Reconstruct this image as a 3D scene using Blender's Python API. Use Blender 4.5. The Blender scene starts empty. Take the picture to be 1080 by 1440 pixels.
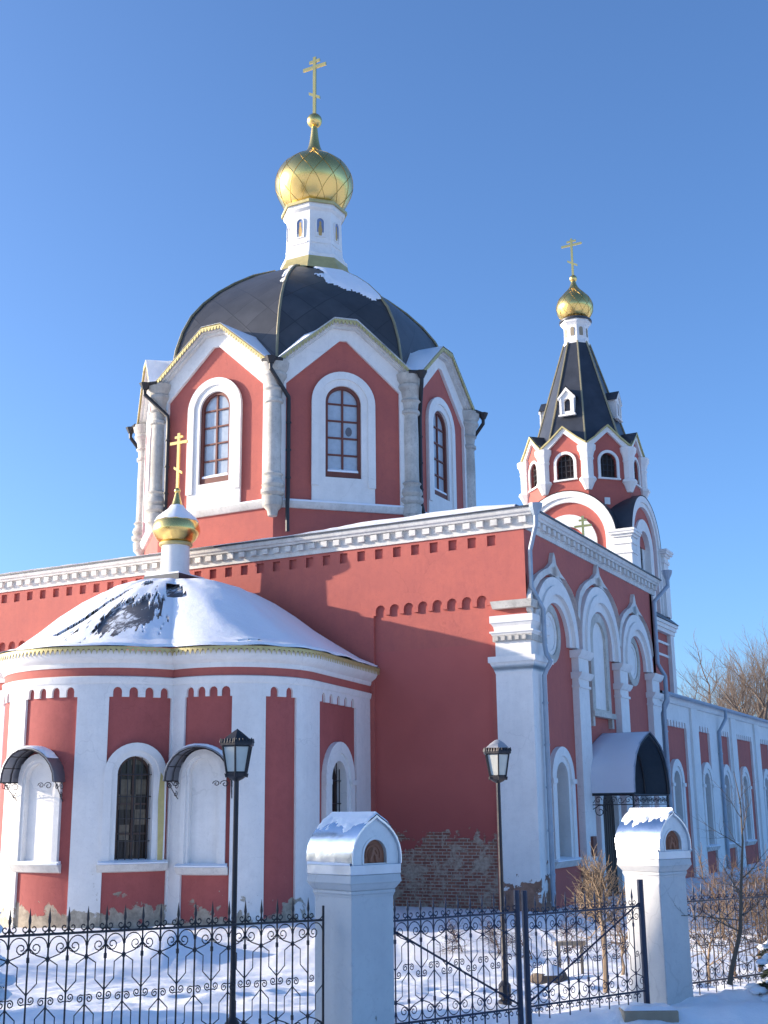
import bpy, bmesh, math, random
from math import sin, cos, tan, pi, radians, degrees, atan, atan2, sqrt
from mathutils import Vector, Matrix, noise
from mathutils.geometry import tessellate_polygon

C = bpy.context.scene.collection
scene = bpy.context.scene

# ------------------------------------------------------------------ camera, sky, sun, exposure
EZ = 2.3
YAW, PITCH, ROLL = radians(28), atan(415 / 1695), atan(75 / 6920)
FW = Vector((-sin(YAW), cos(YAW), 0)); RT = Vector((cos(YAW), sin(YAW), 0)); UP = Vector((0, 0, 1))
upc = UP * cos(PITCH) - FW * sin(PITCH); fwd = FW * cos(PITCH) + UP * sin(PITCH)
c_, s_ = cos(ROLL), sin(ROLL)
cx = RT * c_ - upc * s_; cy = RT * s_ + upc * c_; cz = -fwd
cam_d = bpy.data.cameras.new('camera'); cam = bpy.data.objects.new('camera', cam_d); C.objects.link(cam)
m = Matrix((cx, cy, cz)).transposed().to_4x4(); m.translation = (0, 0, EZ); cam.matrix_world = m
cam_d.sensor_fit = 'VERTICAL'; cam_d.sensor_height = 24; cam_d.lens = 1695 / 1440 * 24
cam_d.clip_start = 0.1; cam_d.clip_end = 5000
scene.camera = cam

SUN_AZ, SUN_EL = radians(201.5), radians(14.5)      # direction towards the sun, from +X counter-clockwise
world = bpy.data.worlds.new('World'); scene.world = world; world.use_nodes = True
wn = world.node_tree; bg = wn.nodes['Background']; sky = wn.nodes.new('ShaderNodeTexSky')
sky.sky_type = 'NISHITA'; sky.sun_disc = False; sky.sun_elevation = SUN_EL
sky.sun_rotation = pi / 2 - SUN_AZ; sky.altitude = 0; sky.air_density = 0.8; sky.dust_density = 1.8; sky.ozone_density = 5.3
wn.links.new(sky.outputs[0], bg.inputs[0]); bg.inputs[1].default_value = 0.15
sd = bpy.data.lights.new('sun', 'SUN'); so = bpy.data.objects.new('sun', sd); C.objects.link(so)
sd.energy = 3.6; sd.angle = radians(0.5); sd.color = (1.0, 0.85, 0.67)
sdir = Vector((cos(SUN_AZ) * cos(SUN_EL), sin(SUN_AZ) * cos(SUN_EL), sin(SUN_EL)))
so.rotation_euler = sdir.to_track_quat('Z', 'Y').to_euler(); so.location = (-30, -10, 30)
scene.view_settings.view_transform = 'Standard'; scene.view_settings.look = 'None'
scene.view_settings.exposure = 1.15; scene.view_settings.gamma = 1
scene.cycles.max_bounces = 6; scene.cycles.transparent_max_bounces = 6

# ------------------------------------------------------------------ materials
def newmat(name):
    m = bpy.data.materials.new(name); m.use_nodes = True
    return m, m.node_tree, m.node_tree.nodes['Principled BSDF']
def N(t, ty, **kw):
    n = t.nodes.new(ty)
    for k, v in kw.items(): setattr(n, k, v)
    return n
def noise_n(t, scale, detail=4, rough=.55, vec=None, dist=0):
    n = N(t, 'ShaderNodeTexNoise'); n.inputs['Scale'].default_value = scale; n.inputs['Detail'].default_value = detail
    n.inputs['Roughness'].default_value = rough; n.inputs['Distortion'].default_value = dist
    if vec is not None: t.links.new(vec, n.inputs['Vector'])
    return n.outputs['Fac']
def ramp(t, fac, stops):
    r = N(t, 'ShaderNodeValToRGB'); e = r.color_ramp.elements
    while len(e) < len(stops): e.new(.5)
    for i, (p, c) in enumerate(stops):
        e[i].position = p; e[i].color = (c if len(c) == 4 else (*c, 1)) if hasattr(c, '__len__') else (c, c, c, 1)
    t.links.new(fac, r.inputs[0]); return r.outputs[0]
def mixc(t, fac, a, b):
    n = N(t, 'ShaderNodeMix', data_type='RGBA')
    for v, s in ((fac, n.inputs[0]), (a, n.inputs[6]), (b, n.inputs[7])):
        if hasattr(v, 'links'): t.links.new(v, s)
        else: s.default_value = v if s is n.inputs[0] else (*v, 1)
    return n.outputs[2]
def math_n(t, op, a, b=None, c=None, clamp=False):
    n = N(t, 'ShaderNodeMath', operation=op); n.use_clamp = clamp
    for v, s in zip((a, b, c), n.inputs):
        if v is None: continue
        if hasattr(v, 'links'): t.links.new(v, s)
        else: s.default_value = v
    return n.outputs[0]
def bump(t, p, h, strength=.3, dist=.02):
    b = N(t, 'ShaderNodeBump'); b.inputs['Strength'].default_value = strength; b.inputs['Distance'].default_value = dist
    t.links.new(h, b.inputs['Height']); t.links.new(b.outputs[0], p.inputs['Normal'])
def geo(t): return N(t, 'ShaderNodeNewGeometry').outputs['Position']
def xyz(t, v):
    n = N(t, 'ShaderNodeSeparateXYZ'); t.links.new(v, n.inputs[0]); return n.outputs

def plaster(name, base, dark, rough=.85, peel=None, grime=1.0):
    """painted plaster: soft mottling, run-down streaks, optional peeling near the ground (zc = height, amp)"""
    m, t, p = newmat(name); g = geo(t); X = xyz(t, g)
    n1 = noise_n(t, .7, 5, .6, g); n2 = noise_n(t, 6, 5, .6, g)
    sc = N(t, 'ShaderNodeMapping'); sc.inputs['Scale'].default_value = (2.2, 2.2, .18); t.links.new(g, sc.inputs['Vector'])
    n3 = noise_n(t, 2.0, 4, .6, sc.outputs[0])
    if grime > 1: n3 = math_n(t, 'ADD', math_n(t, 'MULTIPLY', n3, .4), math_n(t, 'MULTIPLY', noise_n(t, 4.5, 6, .7, g), .6))
    a = ramp(t, n1, [(.3, 0), (.75, 1)]); b = ramp(t, n3, [(.45, 0), (.8, 1)])
    col = mixc(t, math_n(t, 'MULTIPLY', a, .35 * grime), base, dark)
    col = mixc(t, math_n(t, 'MULTIPLY', b, .45 * grime), col, dark)
    sp = noise_n(t, 17, 5, .7, g); col = mixc(t, math_n(t, 'MULTIPLY', ramp(t, sp, [(.56, 0), (.72, 1)]), .4 * grime), col, dark)
    va = N(t, 'ShaderNodeVectorMath', operation='MULTIPLY_ADD'); nd = N(t, 'ShaderNodeTexNoise'); nd.inputs['Scale'].default_value = 2.5; t.links.new(g, nd.inputs['Vector'])
    t.links.new(nd.outputs['Color'], va.inputs[0]); va.inputs[1].default_value = (.5, .5, .5); t.links.new(g, va.inputs[2])
    vo = N(t, 'ShaderNodeTexVoronoi', feature='DISTANCE_TO_EDGE'); vo.inputs['Scale'].default_value = .75; t.links.new(va.outputs[0], vo.inputs['Vector'])
    ck = math_n(t, 'MULTIPLY', math_n(t, 'LESS_THAN', vo.outputs['Distance'], .007), ramp(t, noise_n(t, .45, 2, .5, g), [(.5, 0), (.56, 1)]))
    col = mixc(t, math_n(t, 'MULTIPLY', ck, .14), col, [x * .5 for x in dark])
    h = math_n(t, 'SUBTRACT', n2, math_n(t, 'MULTIPLY', ck, .25))
    if peel:
        zc, amp, under = peel
        nn = noise_n(t, 1.6, 7, .62, g, .4)
        v = math_n(t, 'SUBTRACT', zc, X[2])
        v = math_n(t, 'ADD', math_n(t, 'MULTIPLY', math_n(t, 'SUBTRACT', nn, .5), amp), v)
        k = math_n(t, 'MULTIPLY', v, 14, clamp=True)
        uc = mixc(t, ramp(t, noise_n(t, 5, 5, .7, g), [(.35, 0), (.65, 1)]), under, [x * .55 for x in under])
        col = mixc(t, k, col, uc)
        # small separate chips higher up
        ch = noise_n(t, 3.1, 6, .7, g, .2)
        hz = math_n(t, 'MULTIPLY', math_n(t, 'SUBTRACT', X[2], zc), .035)
        k2 = math_n(t, 'MULTIPLY', math_n(t, 'SUBTRACT', math_n(t, 'SUBTRACT', ch, .655), hz), 30, clamp=True)
        col = mixc(t, k2, col, uc)
        h = math_n(t, 'SUBTRACT', math_n(t, 'MULTIPLY', n2, .4), math_n(t, 'MAXIMUM', k, k2))
    t.links.new(col, p.inputs['Base Color']); p.inputs['Roughness'].default_value = rough
    bump(t, p, h, .45, .04 if peel else .02)
    return m

def brick_fade(name):
    """red plaster with exposed old brick low down"""
    m, t, p = newmat(name); g = geo(t); X = xyz(t, g)
    cmb = N(t, 'ShaderNodeCombineXYZ'); t.links.new(X[0], cmb.inputs[0]); t.links.new(X[2], cmb.inputs[1])
    br = N(t, 'ShaderNodeTexBrick'); t.links.new(cmb.outputs[0], br.inputs['Vector'])
    br.inputs['Scale'].default_value = 1; br.inputs['Brick Width'].default_value = .27; br.inputs['Row Height'].default_value = .092
    br.inputs['Mortar Size'].default_value = .012; br.inputs['Color1'].default_value = (.24, .075, .05, 1); br.inputs['Color2'].default_value = (.34, .14, .09, 1)
    br.inputs['Mortar'].default_value = (.42, .36, .29, 1)
    nn = noise_n(t, 2.3, 7, .65, g, .6)
    gp = mixc(t, ramp(t, nn, [(.50, 0), (.60, 1)]), br.outputs['Color'], (.44, .34, .26))
    gp = mixc(t, ramp(t, noise_n(t, 9, 5, .7, g), [(.45, 0), (.8, 1)]), gp, (.15, .08, .055))
    n1 = noise_n(t, .7, 5, .6, g); col = mixc(t, ramp(t, n1, [(.3, 0), (.75, .5)]), (.47, .115, .095), (.37, .085, .072))
    # plaster darkens towards the bottom, above the bare brick
    dz = math_n(t, 'MULTIPLY', math_n(t, 'SUBTRACT', 3.0, X[2]), .5, clamp=True)
    col = mixc(t, math_n(t, 'MULTIPLY', dz, .6), col, (.26, .05, .045))
    v = math_n(t, 'SUBTRACT', 1.45, X[2]); v = math_n(t, 'ADD', v, math_n(t, 'MULTIPLY', math_n(t, 'SUBTRACT', noise_n(t, 1.3, 8, .65, g, .3), .5), 3.2))
    k = math_n(t, 'MULTIPLY', v, 25, clamp=True)
    t.links.new(mixc(t, k, col, gp), p.inputs['Base Color']); p.inputs['Roughness'].default_value = .9
    h = math_n(t, 'SUBTRACT', math_n(t, 'MULTIPLY', nn, .5), math_n(t, 'MULTIPLY', k, math_n(t, 'ADD', .6, br.outputs['Fac'])))
    bump(t, p, h, .5, .04); return m

def metal(name, col, rough, seam=None, metallic=1.0, var=.12, sc=1.5, dirty=None):
    m, t, p = newmat(name); g = geo(t)
    n = noise_n(t, sc, 5, .6, g)
    c = mixc(t, ramp(t, n, [(.3, 0), (.7, 1)]), [x * (1 - var) for x in col], [min(1, x * (1 + var)) for x in col])
    if dirty: c = mixc(t, ramp(t, noise_n(t, 2.3, 6, .65, g), [(.45, 0), (.7, 1)]), c, dirty)
    t.links.new(c, p.inputs['Base Color']); p.inputs['Metallic'].default_value = metallic
    r = math_n(t, 'ADD', rough - .06, math_n(t, 'MULTIPLY', n, .14)); t.links.new(r, p.inputs['Roughness'])
    bump(t, p, noise_n(t, sc * 2, 3, .5, g), .12, .05)
    return m

def roof_metal(name, base, snow_mask=None, uvseam=None):
    """dark seamed sheet with patches of snow. uvseam = (size) diamond sheets from the UV map"""
    m, t, p = newmat(name); g = geo(t)
    n = noise_n(t, 1.2, 5, .6, g)
    col = mixc(t, ramp(t, n, [(.3, 0), (.7, 1)]), [x * .8 for x in base], [x * 1.25 for x in base])
    h = noise_n(t, .8, 2, .5, g)
    if uvseam:
        uv = N(t, 'ShaderNodeUVMap'); mp = N(t, 'ShaderNodeMapping'); mp.inputs['Rotation'].default_value = (0, 0, pi / 4)
        mp.inputs['Scale'].default_value = (1 / uvseam,) * 3; t.links.new(uv.outputs[0], mp.inputs[0])
        q = xyz(t, mp.outputs[0]); e = None
        for k in (0, 1):
            f = math_n(t, 'ABSOLUTE', math_n(t, 'SUBTRACT', math_n(t, 'FRACT', q[k]), .5))
            f = math_n(t, 'MULTIPLY', math_n(t, 'SUBTRACT', f, .475), 40, clamp=True)
            e = f if e is None else math_n(t, 'MAXIMUM', e, f)
        col = mixc(t, math_n(t, 'MULTIPLY', e, .8), col, [x * .35 for x in base])
        fl = N(t, 'ShaderNodeVectorMath', operation='FLOOR'); t.links.new(mp.outputs[0], fl.inputs[0])
        wn_ = N(t, 'ShaderNodeTexWhiteNoise'); t.links.new(fl.outputs[0], wn_.inputs['Vector'])
        col = mixc(t, math_n(t, 'MULTIPLY', wn_.outputs['Value'], .5), col, [x * .6 for x in base])
        h = math_n(t, 'ADD', h, math_n(t, 'MULTIPLY', e, .3))
    t.links.new(col, p.inputs['Base Color']); p.inputs['Metallic'].default_value = .35; p.inputs['Roughness'].default_value = .42
    bump(t, p, h, .4, .03); return m

def snow_mat(name, cell=None, tint=(.86, .87, .89)):
    m, t, p = newmat(name); g = geo(t)
    n = noise_n(t, 3, 6, .6, g); n2 = noise_n(t, 40, 3, .6, g)
    t.links.new(mixc(t, n, [x * .94 for x in tint], tint), p.inputs['Base Color'])
    p.inputs['Roughness'].default_value = .7
    p.inputs['Subsurface Weight'].default_value = .15; p.inputs['Subsurface Radius'].default_value = (.02, .03, .05)
    bump(t, p, math_n(t, 'ADD', n, math_n(t, 'MULTIPLY', n2, .25)), .4, .06); return m

RED = plaster('red_plaster', (.475, .122, .092), (.33, .085, .078), grime=1.6)
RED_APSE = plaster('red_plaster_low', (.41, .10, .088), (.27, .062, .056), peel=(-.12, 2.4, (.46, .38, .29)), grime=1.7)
WHITE = plaster('white_plaster', (.82, .80, .77), (.58, .57, .55), grime=1.2)
WHITE_APSE = plaster('white_plaster_low', (.82, .80, .77), (.58, .57, .56), peel=(-.25, 3.0, (.50, .44, .35)), grime=1.3)
WHITE_PIER = plaster('white_plaster_pier', (.82, .80, .77), (.58, .57, .56), grime=1.3, peel=(.25, 4.0, (.36, .20, .14)))
STONE = plaster('bare_limestone', (.64, .61, .55), (.22, .21, .19), grime=1.9)
WHITE_OLD = plaster('weathered_white', (.74, .72, .68), (.30, .29, .27), grime=1.35)
BRICK = brick_fade('red_plaster_over_brick')
GOLD = metal('gilded_metal', (.83, .58, .20), .25, var=.05, sc=.8)
GOLD_DULL = metal('gold_paint_trim', (.50, .42, .19), .5, metallic=.35, sc=4)
RIB = metal('brass_rib', (.30, .26, .16), .5, metallic=.4, sc=4)
DARKROOF = roof_metal('dark_roof_sheet', (.075, .075, .08), uvseam=1.1)
TENTROOF = roof_metal('dark_tent_sheet', (.045, .05, .062))
ZINC = metal('galvanised_sheet', (.50, .54, .60), .38, metallic=.75, sc=3)
GREYPIPE = metal('grey_painted_pipe', (.30, .36, .43), .5, metallic=.3, sc=3)
BLACKPIPE = metal('black_downpipe', (.03, .03, .033), .5, metallic=.3, sc=3)
BLACKIRON = metal('black_wrought_iron', (.028, .028, .034), .5, metallic=.4, sc=5, dirty=(.06, .045, .04))
SHADEIRON = metal('shade_tinted_iron', (.028, .036, .066), .4, metallic=.3, sc=5)  # bluish tint of shade and haze put into the iron's base colour
WOODRED = plaster('brown_red_wood', (.17, .045, .03), (.09, .028, .02), .6)
WOODDARK = plaster('dark_brown_wood', (.10, .055, .04), (.05, .03, .022), .6)
WOODPOST = plaster('weathered_wood', (.36, .29, .21), (.18, .14, .10), .9)
SNOW = snow_mat('snow'); SNOWROOF = snow_mat('roof_snow', tint=(.84, .86, .90))
BARK = plaster('grey_brown_bark', (.15, .115, .085), (.07, .055, .045), .95)
TWIG = plaster('pale_twigs', (.30, .215, .14), (.19, .135, .09), .95)
TWIGRED = plaster('brown_twigs', (.22, .14, .085), (.12, .08, .055), .95)
FARBARK = plaster('far_tree_bark', (.19, .145, .115), (.13, .10, .08), .95)
NEEDLE = plaster('spruce_needles', (.045, .065, .04), (.02, .035, .025), .8)
def simple(name, col, rough=.5, metallic=0, **kw):
    m, t, p = newmat(name); g = geo(t)
    t.links.new(mixc(t, noise_n(t, 7, 5, .6, g), [x * .75 for x in col], [min(1, x * 1.2) for x in col]), p.inputs['Base Color'])
    p.inputs['Roughness'].default_value = rough; p.inputs['Metallic'].default_value = metallic
    for k, v in kw.items(): p.inputs[k].default_value = v
    return m
GLASS = simple('window_glass', (.40, .45, .50), .08, .0, **{'Specular IOR Level': 1.0})  # pale grey-blue base colour stands in for reflected sky
def dark_panes():
    m, t, p = newmat('dark_window_glass'); g = geo(t)
    mp = N(t, 'ShaderNodeMapping'); mp.inputs['Scale'].default_value = (3.4, 3.4, 2.6); t.links.new(g, mp.inputs[0])
    v = N(t, 'ShaderNodeVectorMath', operation='FLOOR'); t.links.new(mp.outputs[0], v.inputs[0])
    w = N(t, 'ShaderNodeTexWhiteNoise'); t.links.new(v.outputs[0], w.inputs['Vector'])
    k = math_n(t, 'MULTIPLY', ramp(t, w.outputs['Value'], [(.5, 0), (1, 1)]), noise_n(t, 4, 3, .6, g))
    t.links.new(mixc(t, k, (.025, .02, .018), (.34, .27, .19)), p.inputs['Base Color']); p.inputs['Roughness'].default_value = .12; return m  # lighter warm panes: reflections painted into the glass colour
GLASSDARK = dark_panes()
GLASSWARM = simple('glass_with_curtain', (.20, .13, .07), .4)
MILK = simple('frosted_lamp_glass', (.62, .60, .52), .3)
ICON = simple('terracotta_icon_relief', (.30, .12, .065), .7)
ICONBLUE = simple('blue_icon_panel', (.16, .24, .42), .6)
ICONGOLD = simple('ochre_icon_figure', (.50, .33, .12), .6)
DOORWOOD = simple('door_boards', (.045, .032, .025), .7)
FROSTSHEET = metal('frosted_canopy_sheet', (.36, .42, .52), .5, metallic=.3, sc=2, dirty=(.55, .56, .60))
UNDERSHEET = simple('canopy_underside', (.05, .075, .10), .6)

# ------------------------------------------------------------------ mesh builder
class MB:
    def __init__(s, fr=None, cut=None):
        s.v = []; s.f = []; s.sm = []; s.fr = fr; s.cut = cut; s.uv = {}
    def add(s, vs, fs, smooth=True):
        o = len(s.v); s.v += [tuple(x) for x in vs]; s.f += [tuple(i + o for i in f) for f in fs]; s.sm += [smooth] * len(fs)
    def box(s, x0, x1, y0, y1, z0, z1):
        vs = [(x, y, z) for x in (x0, x1) for y in (y0, y1) for z in (z0, z1)]
        s.add(vs, [(0, 1, 3, 2), (4, 6, 7, 5), (0, 4, 5, 1), (2, 3, 7, 6), (0, 2, 6, 4), (1, 5, 7, 3)])
    def plate(s, outer, holes=(), w0=0, w1=.05, back=False, osides=True):
        """polygon with holes in (u,v), front at w1, edges back to w0"""
        loops = [outer] + list(holes); tr = tessellate_polygon([[Vector((a, b, 0)) for a, b in l] for l in loops])
        flat = [p for l in loops for p in l]
        s.add([(a, b, w1) for a, b in flat], tr)
        if back: s.add([(a, b, w0) for a, b in flat], tr)
        for i, l in enumerate(loops):
            if i == 0 and not osides: continue
            n = len(l); vs = [(a, b, w1) for a, b in l] + [(a, b, w0) for a, b in l]
            s.add(vs, [(k, (k + 1) % n, n + (k + 1) % n, n + k) for k in range(n)])
    def rect(s, u0, u1, v0, v1, w0, w1): s.box(u0, u1, v0, v1, w0, w1)
    def tube(s, pts, r, n=6, cap=True, closed=False):
        pts = [Vector(p) for p in pts]; k = len(pts); rr = r if hasattr(r, '__len__') else [r] * k
        rings = []; prev = None
        for i, p in enumerate(pts):
            a = pts[(i - 1) % k] if (closed or i > 0) else p; b = pts[(i + 1) % k] if (closed or i < k - 1) else p
            d = (b - a); d = d.normalized() if d.length > 1e-9 else Vector((0, 0, 1))
            if prev is None: x = d.cross(Vector((0, 0, 1)) if abs(d.z) < .9 else Vector((1, 0, 0))).normalized()
            else:
                x = prev - d * prev.dot(d); x = x.normalized() if x.length > 1e-6 else d.orthogonal().normalized()
            prev = x; y = d.cross(x)
            rings.append([p + (x * cos(2 * pi * j / n) + y * sin(2 * pi * j / n)) * rr[i] for j in range(n)])
        vs = [v for r_ in rings for v in r_]; fs = []
        for i in range(k if closed else k - 1):
            for j in range(n):
                a = i * n + j; b = i * n + (j + 1) % n; i2 = (i + 1) % k
                fs.append((a, b, i2 * n + (j + 1) % n, i2 * n + j))
        if cap and not closed: fs += [tuple(range(n - 1, -1, -1)), tuple((k - 1) * n + j for j in range(n))]
        s.add(vs, fs)
    def lathe(s, prof, c=(0, 0), n=32, a0=0, squash=None, cap=False):
        """prof = [(r,z)], axis vertical at c; n sides starting at angle a0"""
        vs = [(c[0] + r * cos(a0 + 2 * pi * j / n), c[1] + r * sin(a0 + 2 * pi * j / n), z) for r, z in prof for j in range(n)]
        fs = [(i * n + j, i * n + (j + 1) % n, (i + 1) * n + (j + 1) % n, (i + 1) * n + j) for i in range(len(prof) - 1) for j in range(n)]
        if cap: fs += [tuple(range(n)), tuple((len(prof) - 1) * n + j for j in range(n))]
        s.add(vs, fs)
    def sweep(s, path, prof, closed=False):
        """path = list of (u position, normal) pairs handled by the frame: here prof is [(w,v)] swept along u values"""
        n = len(prof); vs = [(u, v, w) for u in path for w, v in prof]
        s.add(vs, [(i * n + j, i * n + j + 1, (i + 1) * n + j + 1, (i + 1) * n + j) for i in range(len(path) - 1) for j in range(n - 1)])
        s.add([(path[0], v, w) for w, v in prof], [tuple(range(n))]); s.add([(path[-1], v, w) for w, v in prof], [tuple(range(n))])
    def build(s, name, mat, parent=None, sharp=32, bevel=0, world=True):
        bm = bmesh.new(); vv = [bm.verts.new(v) for v in s.v]
        for f, q in zip(s.f, s.sm):
            try:
                fc = bm.faces.new([vv[i] for i in f]); fc.smooth = q
            except ValueError: pass
        if s.cut:
            us = [v[0] for v in s.v]; a = math.floor(min(us) / s.cut) * s.cut + s.cut * .371
            while a < max(us):
                g = bm.verts[:] + bm.edges[:] + bm.faces[:]
                bmesh.ops.bisect_plane(bm, geom=g, plane_co=(a, 0, 0), plane_no=(1, 0, 0), dist=1e-5); a += s.cut
        bmesh.ops.remove_doubles(bm, verts=bm.verts[:], dist=1e-5)
        off = Vector((0, 0, 0))
        if world:
            q = parent
            while q: off = off + q.location; q = q.parent
        for v in bm.verts:
            co = Vector(s.fr(*v.co)) if s.fr else v.co.copy()
            v.co = co - off
        bmesh.ops.recalc_face_normals(bm, faces=bm.faces[:])
        me = bpy.data.meshes.new(name); bm.to_mesh(me); bm.free()
        me.materials.append(mat); me.set_sharp_from_angle(angle=radians(sharp))
        o = bpy.data.objects.new(name, me); C.objects.link(o)
        if parent: o.parent = parent
        if bevel:
            b = o.modifiers.new('bevel', 'BEVEL'); b.width = bevel; b.segments = 2; b.limit_method = 'ANGLE'; b.angle_limit = radians(40)
        return o
def tag(o, label=None, cat=None, group=None, kind=None):
    for k, v in (('label', label), ('category', cat), ('group', group), ('kind', kind)):
        if v: o[k] = v
    return o
def thing(name, label, cat, loc=(0, 0, 0), rz=0, group=None):
    o = bpy.data.objects.new(name, None); C.objects.link(o); o.location = loc; o.rotation_euler = (0, 0, rz)
    o.empty_display_size = .3; return tag(o, label, cat, group)
def arch(u, v0, vs, r, n=14, rv=None, flip=False):
    """arched outline: base v0, springing vs, half-width r"""
    rv = rv or r
    return [(u - r, v0)] + [(u - r * cos(pi * k / n), vs + rv * sin(pi * k / n)) for k in range(n + 1)] + [(u + r, v0)]
def arc_pts(u, v, r, a0, a1, n=14): return [(u + r * cos(a0 + (a1 - a0) * k / n), v + r * sin(a0 + (a1 - a0) * k / n)) for k in range(n + 1)]
def rectl(u0, u1, v0, v1): return [(u0, v0), (u1, v0), (u1, v1), (u0, v1)]

# ------------------------------------------------------------------ ground
def gz(x, y):
    b = x * FW.x + y * FW.y; l = x * RT.x + y * RT.y
    t = max(0, min(1, (b - 13) / 11)); z = -.62 * t * t * (3 - 2 * t) + .04
    return z
_rf = random.Random(3); FOOT = []
for k in range(22): FOOT.append((-3.4 + k * .40, 16.6 + .09 * k + (.12 if k % 2 else -.12) + _rf.uniform(-.05, .05)))
for k in range(20): FOOT.append((-2.5 + k * .42, 14.9 - .03 * k * k * .1 + (.1 if k % 2 else -.1) + _rf.uniform(-.05, .05) - 1.5))
for k in range(14): FOOT.append((4.0 + k * .3, 14.9 + .18 * k + (.1 if k % 2 else -.1)))
def gz_full(x, y):
    b = x * FW.x + y * FW.y; l = x * RT.x + y * RT.y
    z = gz(x, y)
    if -60 < l < 60 and -20 < b < 90:
        z += .16 * (noise.noise((x * .25, y * .25, 3)) ) + .06 * noise.noise((x * .9, y * .9, 7)) + .035 * noise.noise((x * 2.6, y * 2.6, 1)) + .014 * noise.noise((x * 7, y * 7, 1))
        # wind-packed ridges / trodden lines running left-right
        q = (b + .25 * noise.noise((l * .3, b * .3, 0))) * 2.4
        z += .05 * noise.noise((q, l * .35, 5))
        if b < 14.6: z += .022 * sin((b * 3.3 + l * .9) + 1.5 * noise.noise((l * .4, b * .4, 9)))
    # drift to the right of the second pillar along the fence
    dx, dy = l - 5.0, b - 15.45
    dr = math.exp(-((dx / 1.5) ** 2 + ((dy - .35 * dx) / .55) ** 2)); z += dr * (.26 + .10 * noise.noise((l * 3.2, b * 5, 2)) + .05 * noise.noise((l * 9, b * 12, 2)))
    dx, dy = l + 4.6, b - 26.2
    z += .55 * math.exp(-((dx / .9) ** 2 + (dy / .9) ** 2)) * (1 if b < 30 else 0)   # heap in the corner of the apse
    z += .10 * math.exp(-(((l - 3.2) / .9) ** 2 + ((b - 14.7) / .55) ** 2))
    # trodden path from the gate towards the porch
    if 14.5 < b < 30:
        pc = 1.9 + .12 * (b - 15) + .35 * noise.noise((b * .3, 0, 0)); e = math.exp(-((l - pc) / .42) ** 2)
        z += e * (-.07 + .06 * noise.noise((x * 4.5, y * 4.5, 11)))
    for fx, fy in FOOT:
        dx, dy = l - fx, b - fy
        if abs(dx) < .4 and abs(dy) < .4: r2 = (dx / .15) ** 2 + (dy / .10) ** 2; z += -.075 * math.exp(-r2 * 1.2) + .022 * math.exp(-(sqrt(r2) - 1.7) ** 2 * 3)
    return z
def axis_vals(lo, hi, step, far):
    a = []; v = lo; 
    while v <= hi: a.append(v); v += step
    d = step * 2; v = hi + d
    while v < far: a.append(v); d *= 1.22; v += d
    a.append(far); d = step * 2; v = lo - d; b = []
    while v > -far: b.append(v); d *= 1.22; v -= d
    b.append(-far); return sorted(b) + a
us = axis_vals(-7, 8, .06, 1500); vs_ = axis_vals(10.5, 21, .06, 1500)
me = bpy.data.meshes.new('snowy_ground')
vv = []
for b in vs_:
    for l in us:
        x = FW.x * b + RT.x * l; y = FW.y * b + RT.y * l; vv.append((x, y, gz_full(x, y)))
nu = len(us); ff = [(j * nu + i, j * nu + i + 1, (j + 1) * nu + i + 1, (j + 1) * nu + i) for j in range(len(vs_) - 1) for i in range(nu - 1)]
me.from_pydata(vv, [], ff); me.polygons.foreach_set('use_smooth', [True] * len(ff)); me.materials.append(SNOW)
g_o = bpy.data.objects.new('snowy_ground', me); C.objects.link(g_o); g_o['kind'] = 'structure'

# ------------------------------------------------------------------ the church
XA, YA = -12.84, 33.04          # right wall plane, front wall plane
X0, Y0 = -24.8, 39.83           # axis of the drum
XL, YB = 2 * X0 - XA, 46.62
ZB = -1.6
church = thing('church', 'red and white church with dark dome, golden onion dome and rounded apse', 'church', (X0, Y0, -.6))
FWALL = lambda u, v, w: (u, YA - w, v)
RWALL = lambda u, v, w: (XA + w, u, v)
LWALL = lambda u, v, w: (XL - w, u, v)
BWALL = lambda u, v, w: (u, YB + w, v)

# front wall: recessed panel with small arches right of the apse, square holes under the cornice
def small_arches(u0, u1, v, n, r, hgt=.32, base=ZB):
    """panel outline whose top edge is a row of n little arches"""
    pts = [(u0, base), (u0, v)]
    st = (u1 - u0) / n
    for k in range(n):
        c = u0 + st * (k + .5)
        pts += [(c - r, v)] + [(c - r * cos(pi * j / 6), v + hgt - r + r * sin(pi * j / 6)) for j in range(7)] + [(c + r, v)]
    pts += [(u1, v), (u1, base)]; return pts
sq = []
x = -13.9
while x > XL + .9:
    sq.append(rectl(x - .14, x + .14, 9.95, 10.27)); x -= .645
pan = small_arches(-17.98, -14.02, 8.14, 8, .17); panl = [(2 * X0 - a, b) for a, b in pan][::-1]
def no_hole(ps): return ps
top = MB(FWALL); outer = [(XL, 7.7), (XA, 7.7), (XA, 10.36), (XL, 10.36)]
pt = [(a, b) for a, b in pan[1:-1]]; ptl = [(a, b) for a, b in panl[1:-1]]
outer = [(XL, 7.7), (ptl[0][0], 7.7)] + ptl + [(ptl[-1][0], 7.7), (pt[0][0], 7.7)] + pt + [(pt[-1][0], 7.7), (XA, 7.7), (XA, 9.0), (XL, 9.0)]
top.plate(outer, (), -.09, 0)
xs_ = [XL] + sorted([(a[0][0] + a[1][0]) / 2 + .3225 for a in sq])[:-1] + [XA]
for k in range(len(xs_) - 1):
    top.plate(rectl(xs_[k], xs_[k + 1], 9.0, 10.36), [h for h in sq if xs_[k] < h[0][0] and h[1][0] < xs_[k + 1]], -.09, 0, osides=False)
top.rect(XL, XL + .05, 9.0, 10.36, -.09, -.001); top.rect(XA - .05, XA - .001, 9.0, 10.36, -.09, -.001)
for u0, u1 in ((XL, 2 * X0 + 14.02), (2 * X0 + 17.98, -17.98), (-14.02, XA)): top.rect(u0, u1, ZB, 7.7, -.09, 0)
top.build('front_wall', RED, church)
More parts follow.
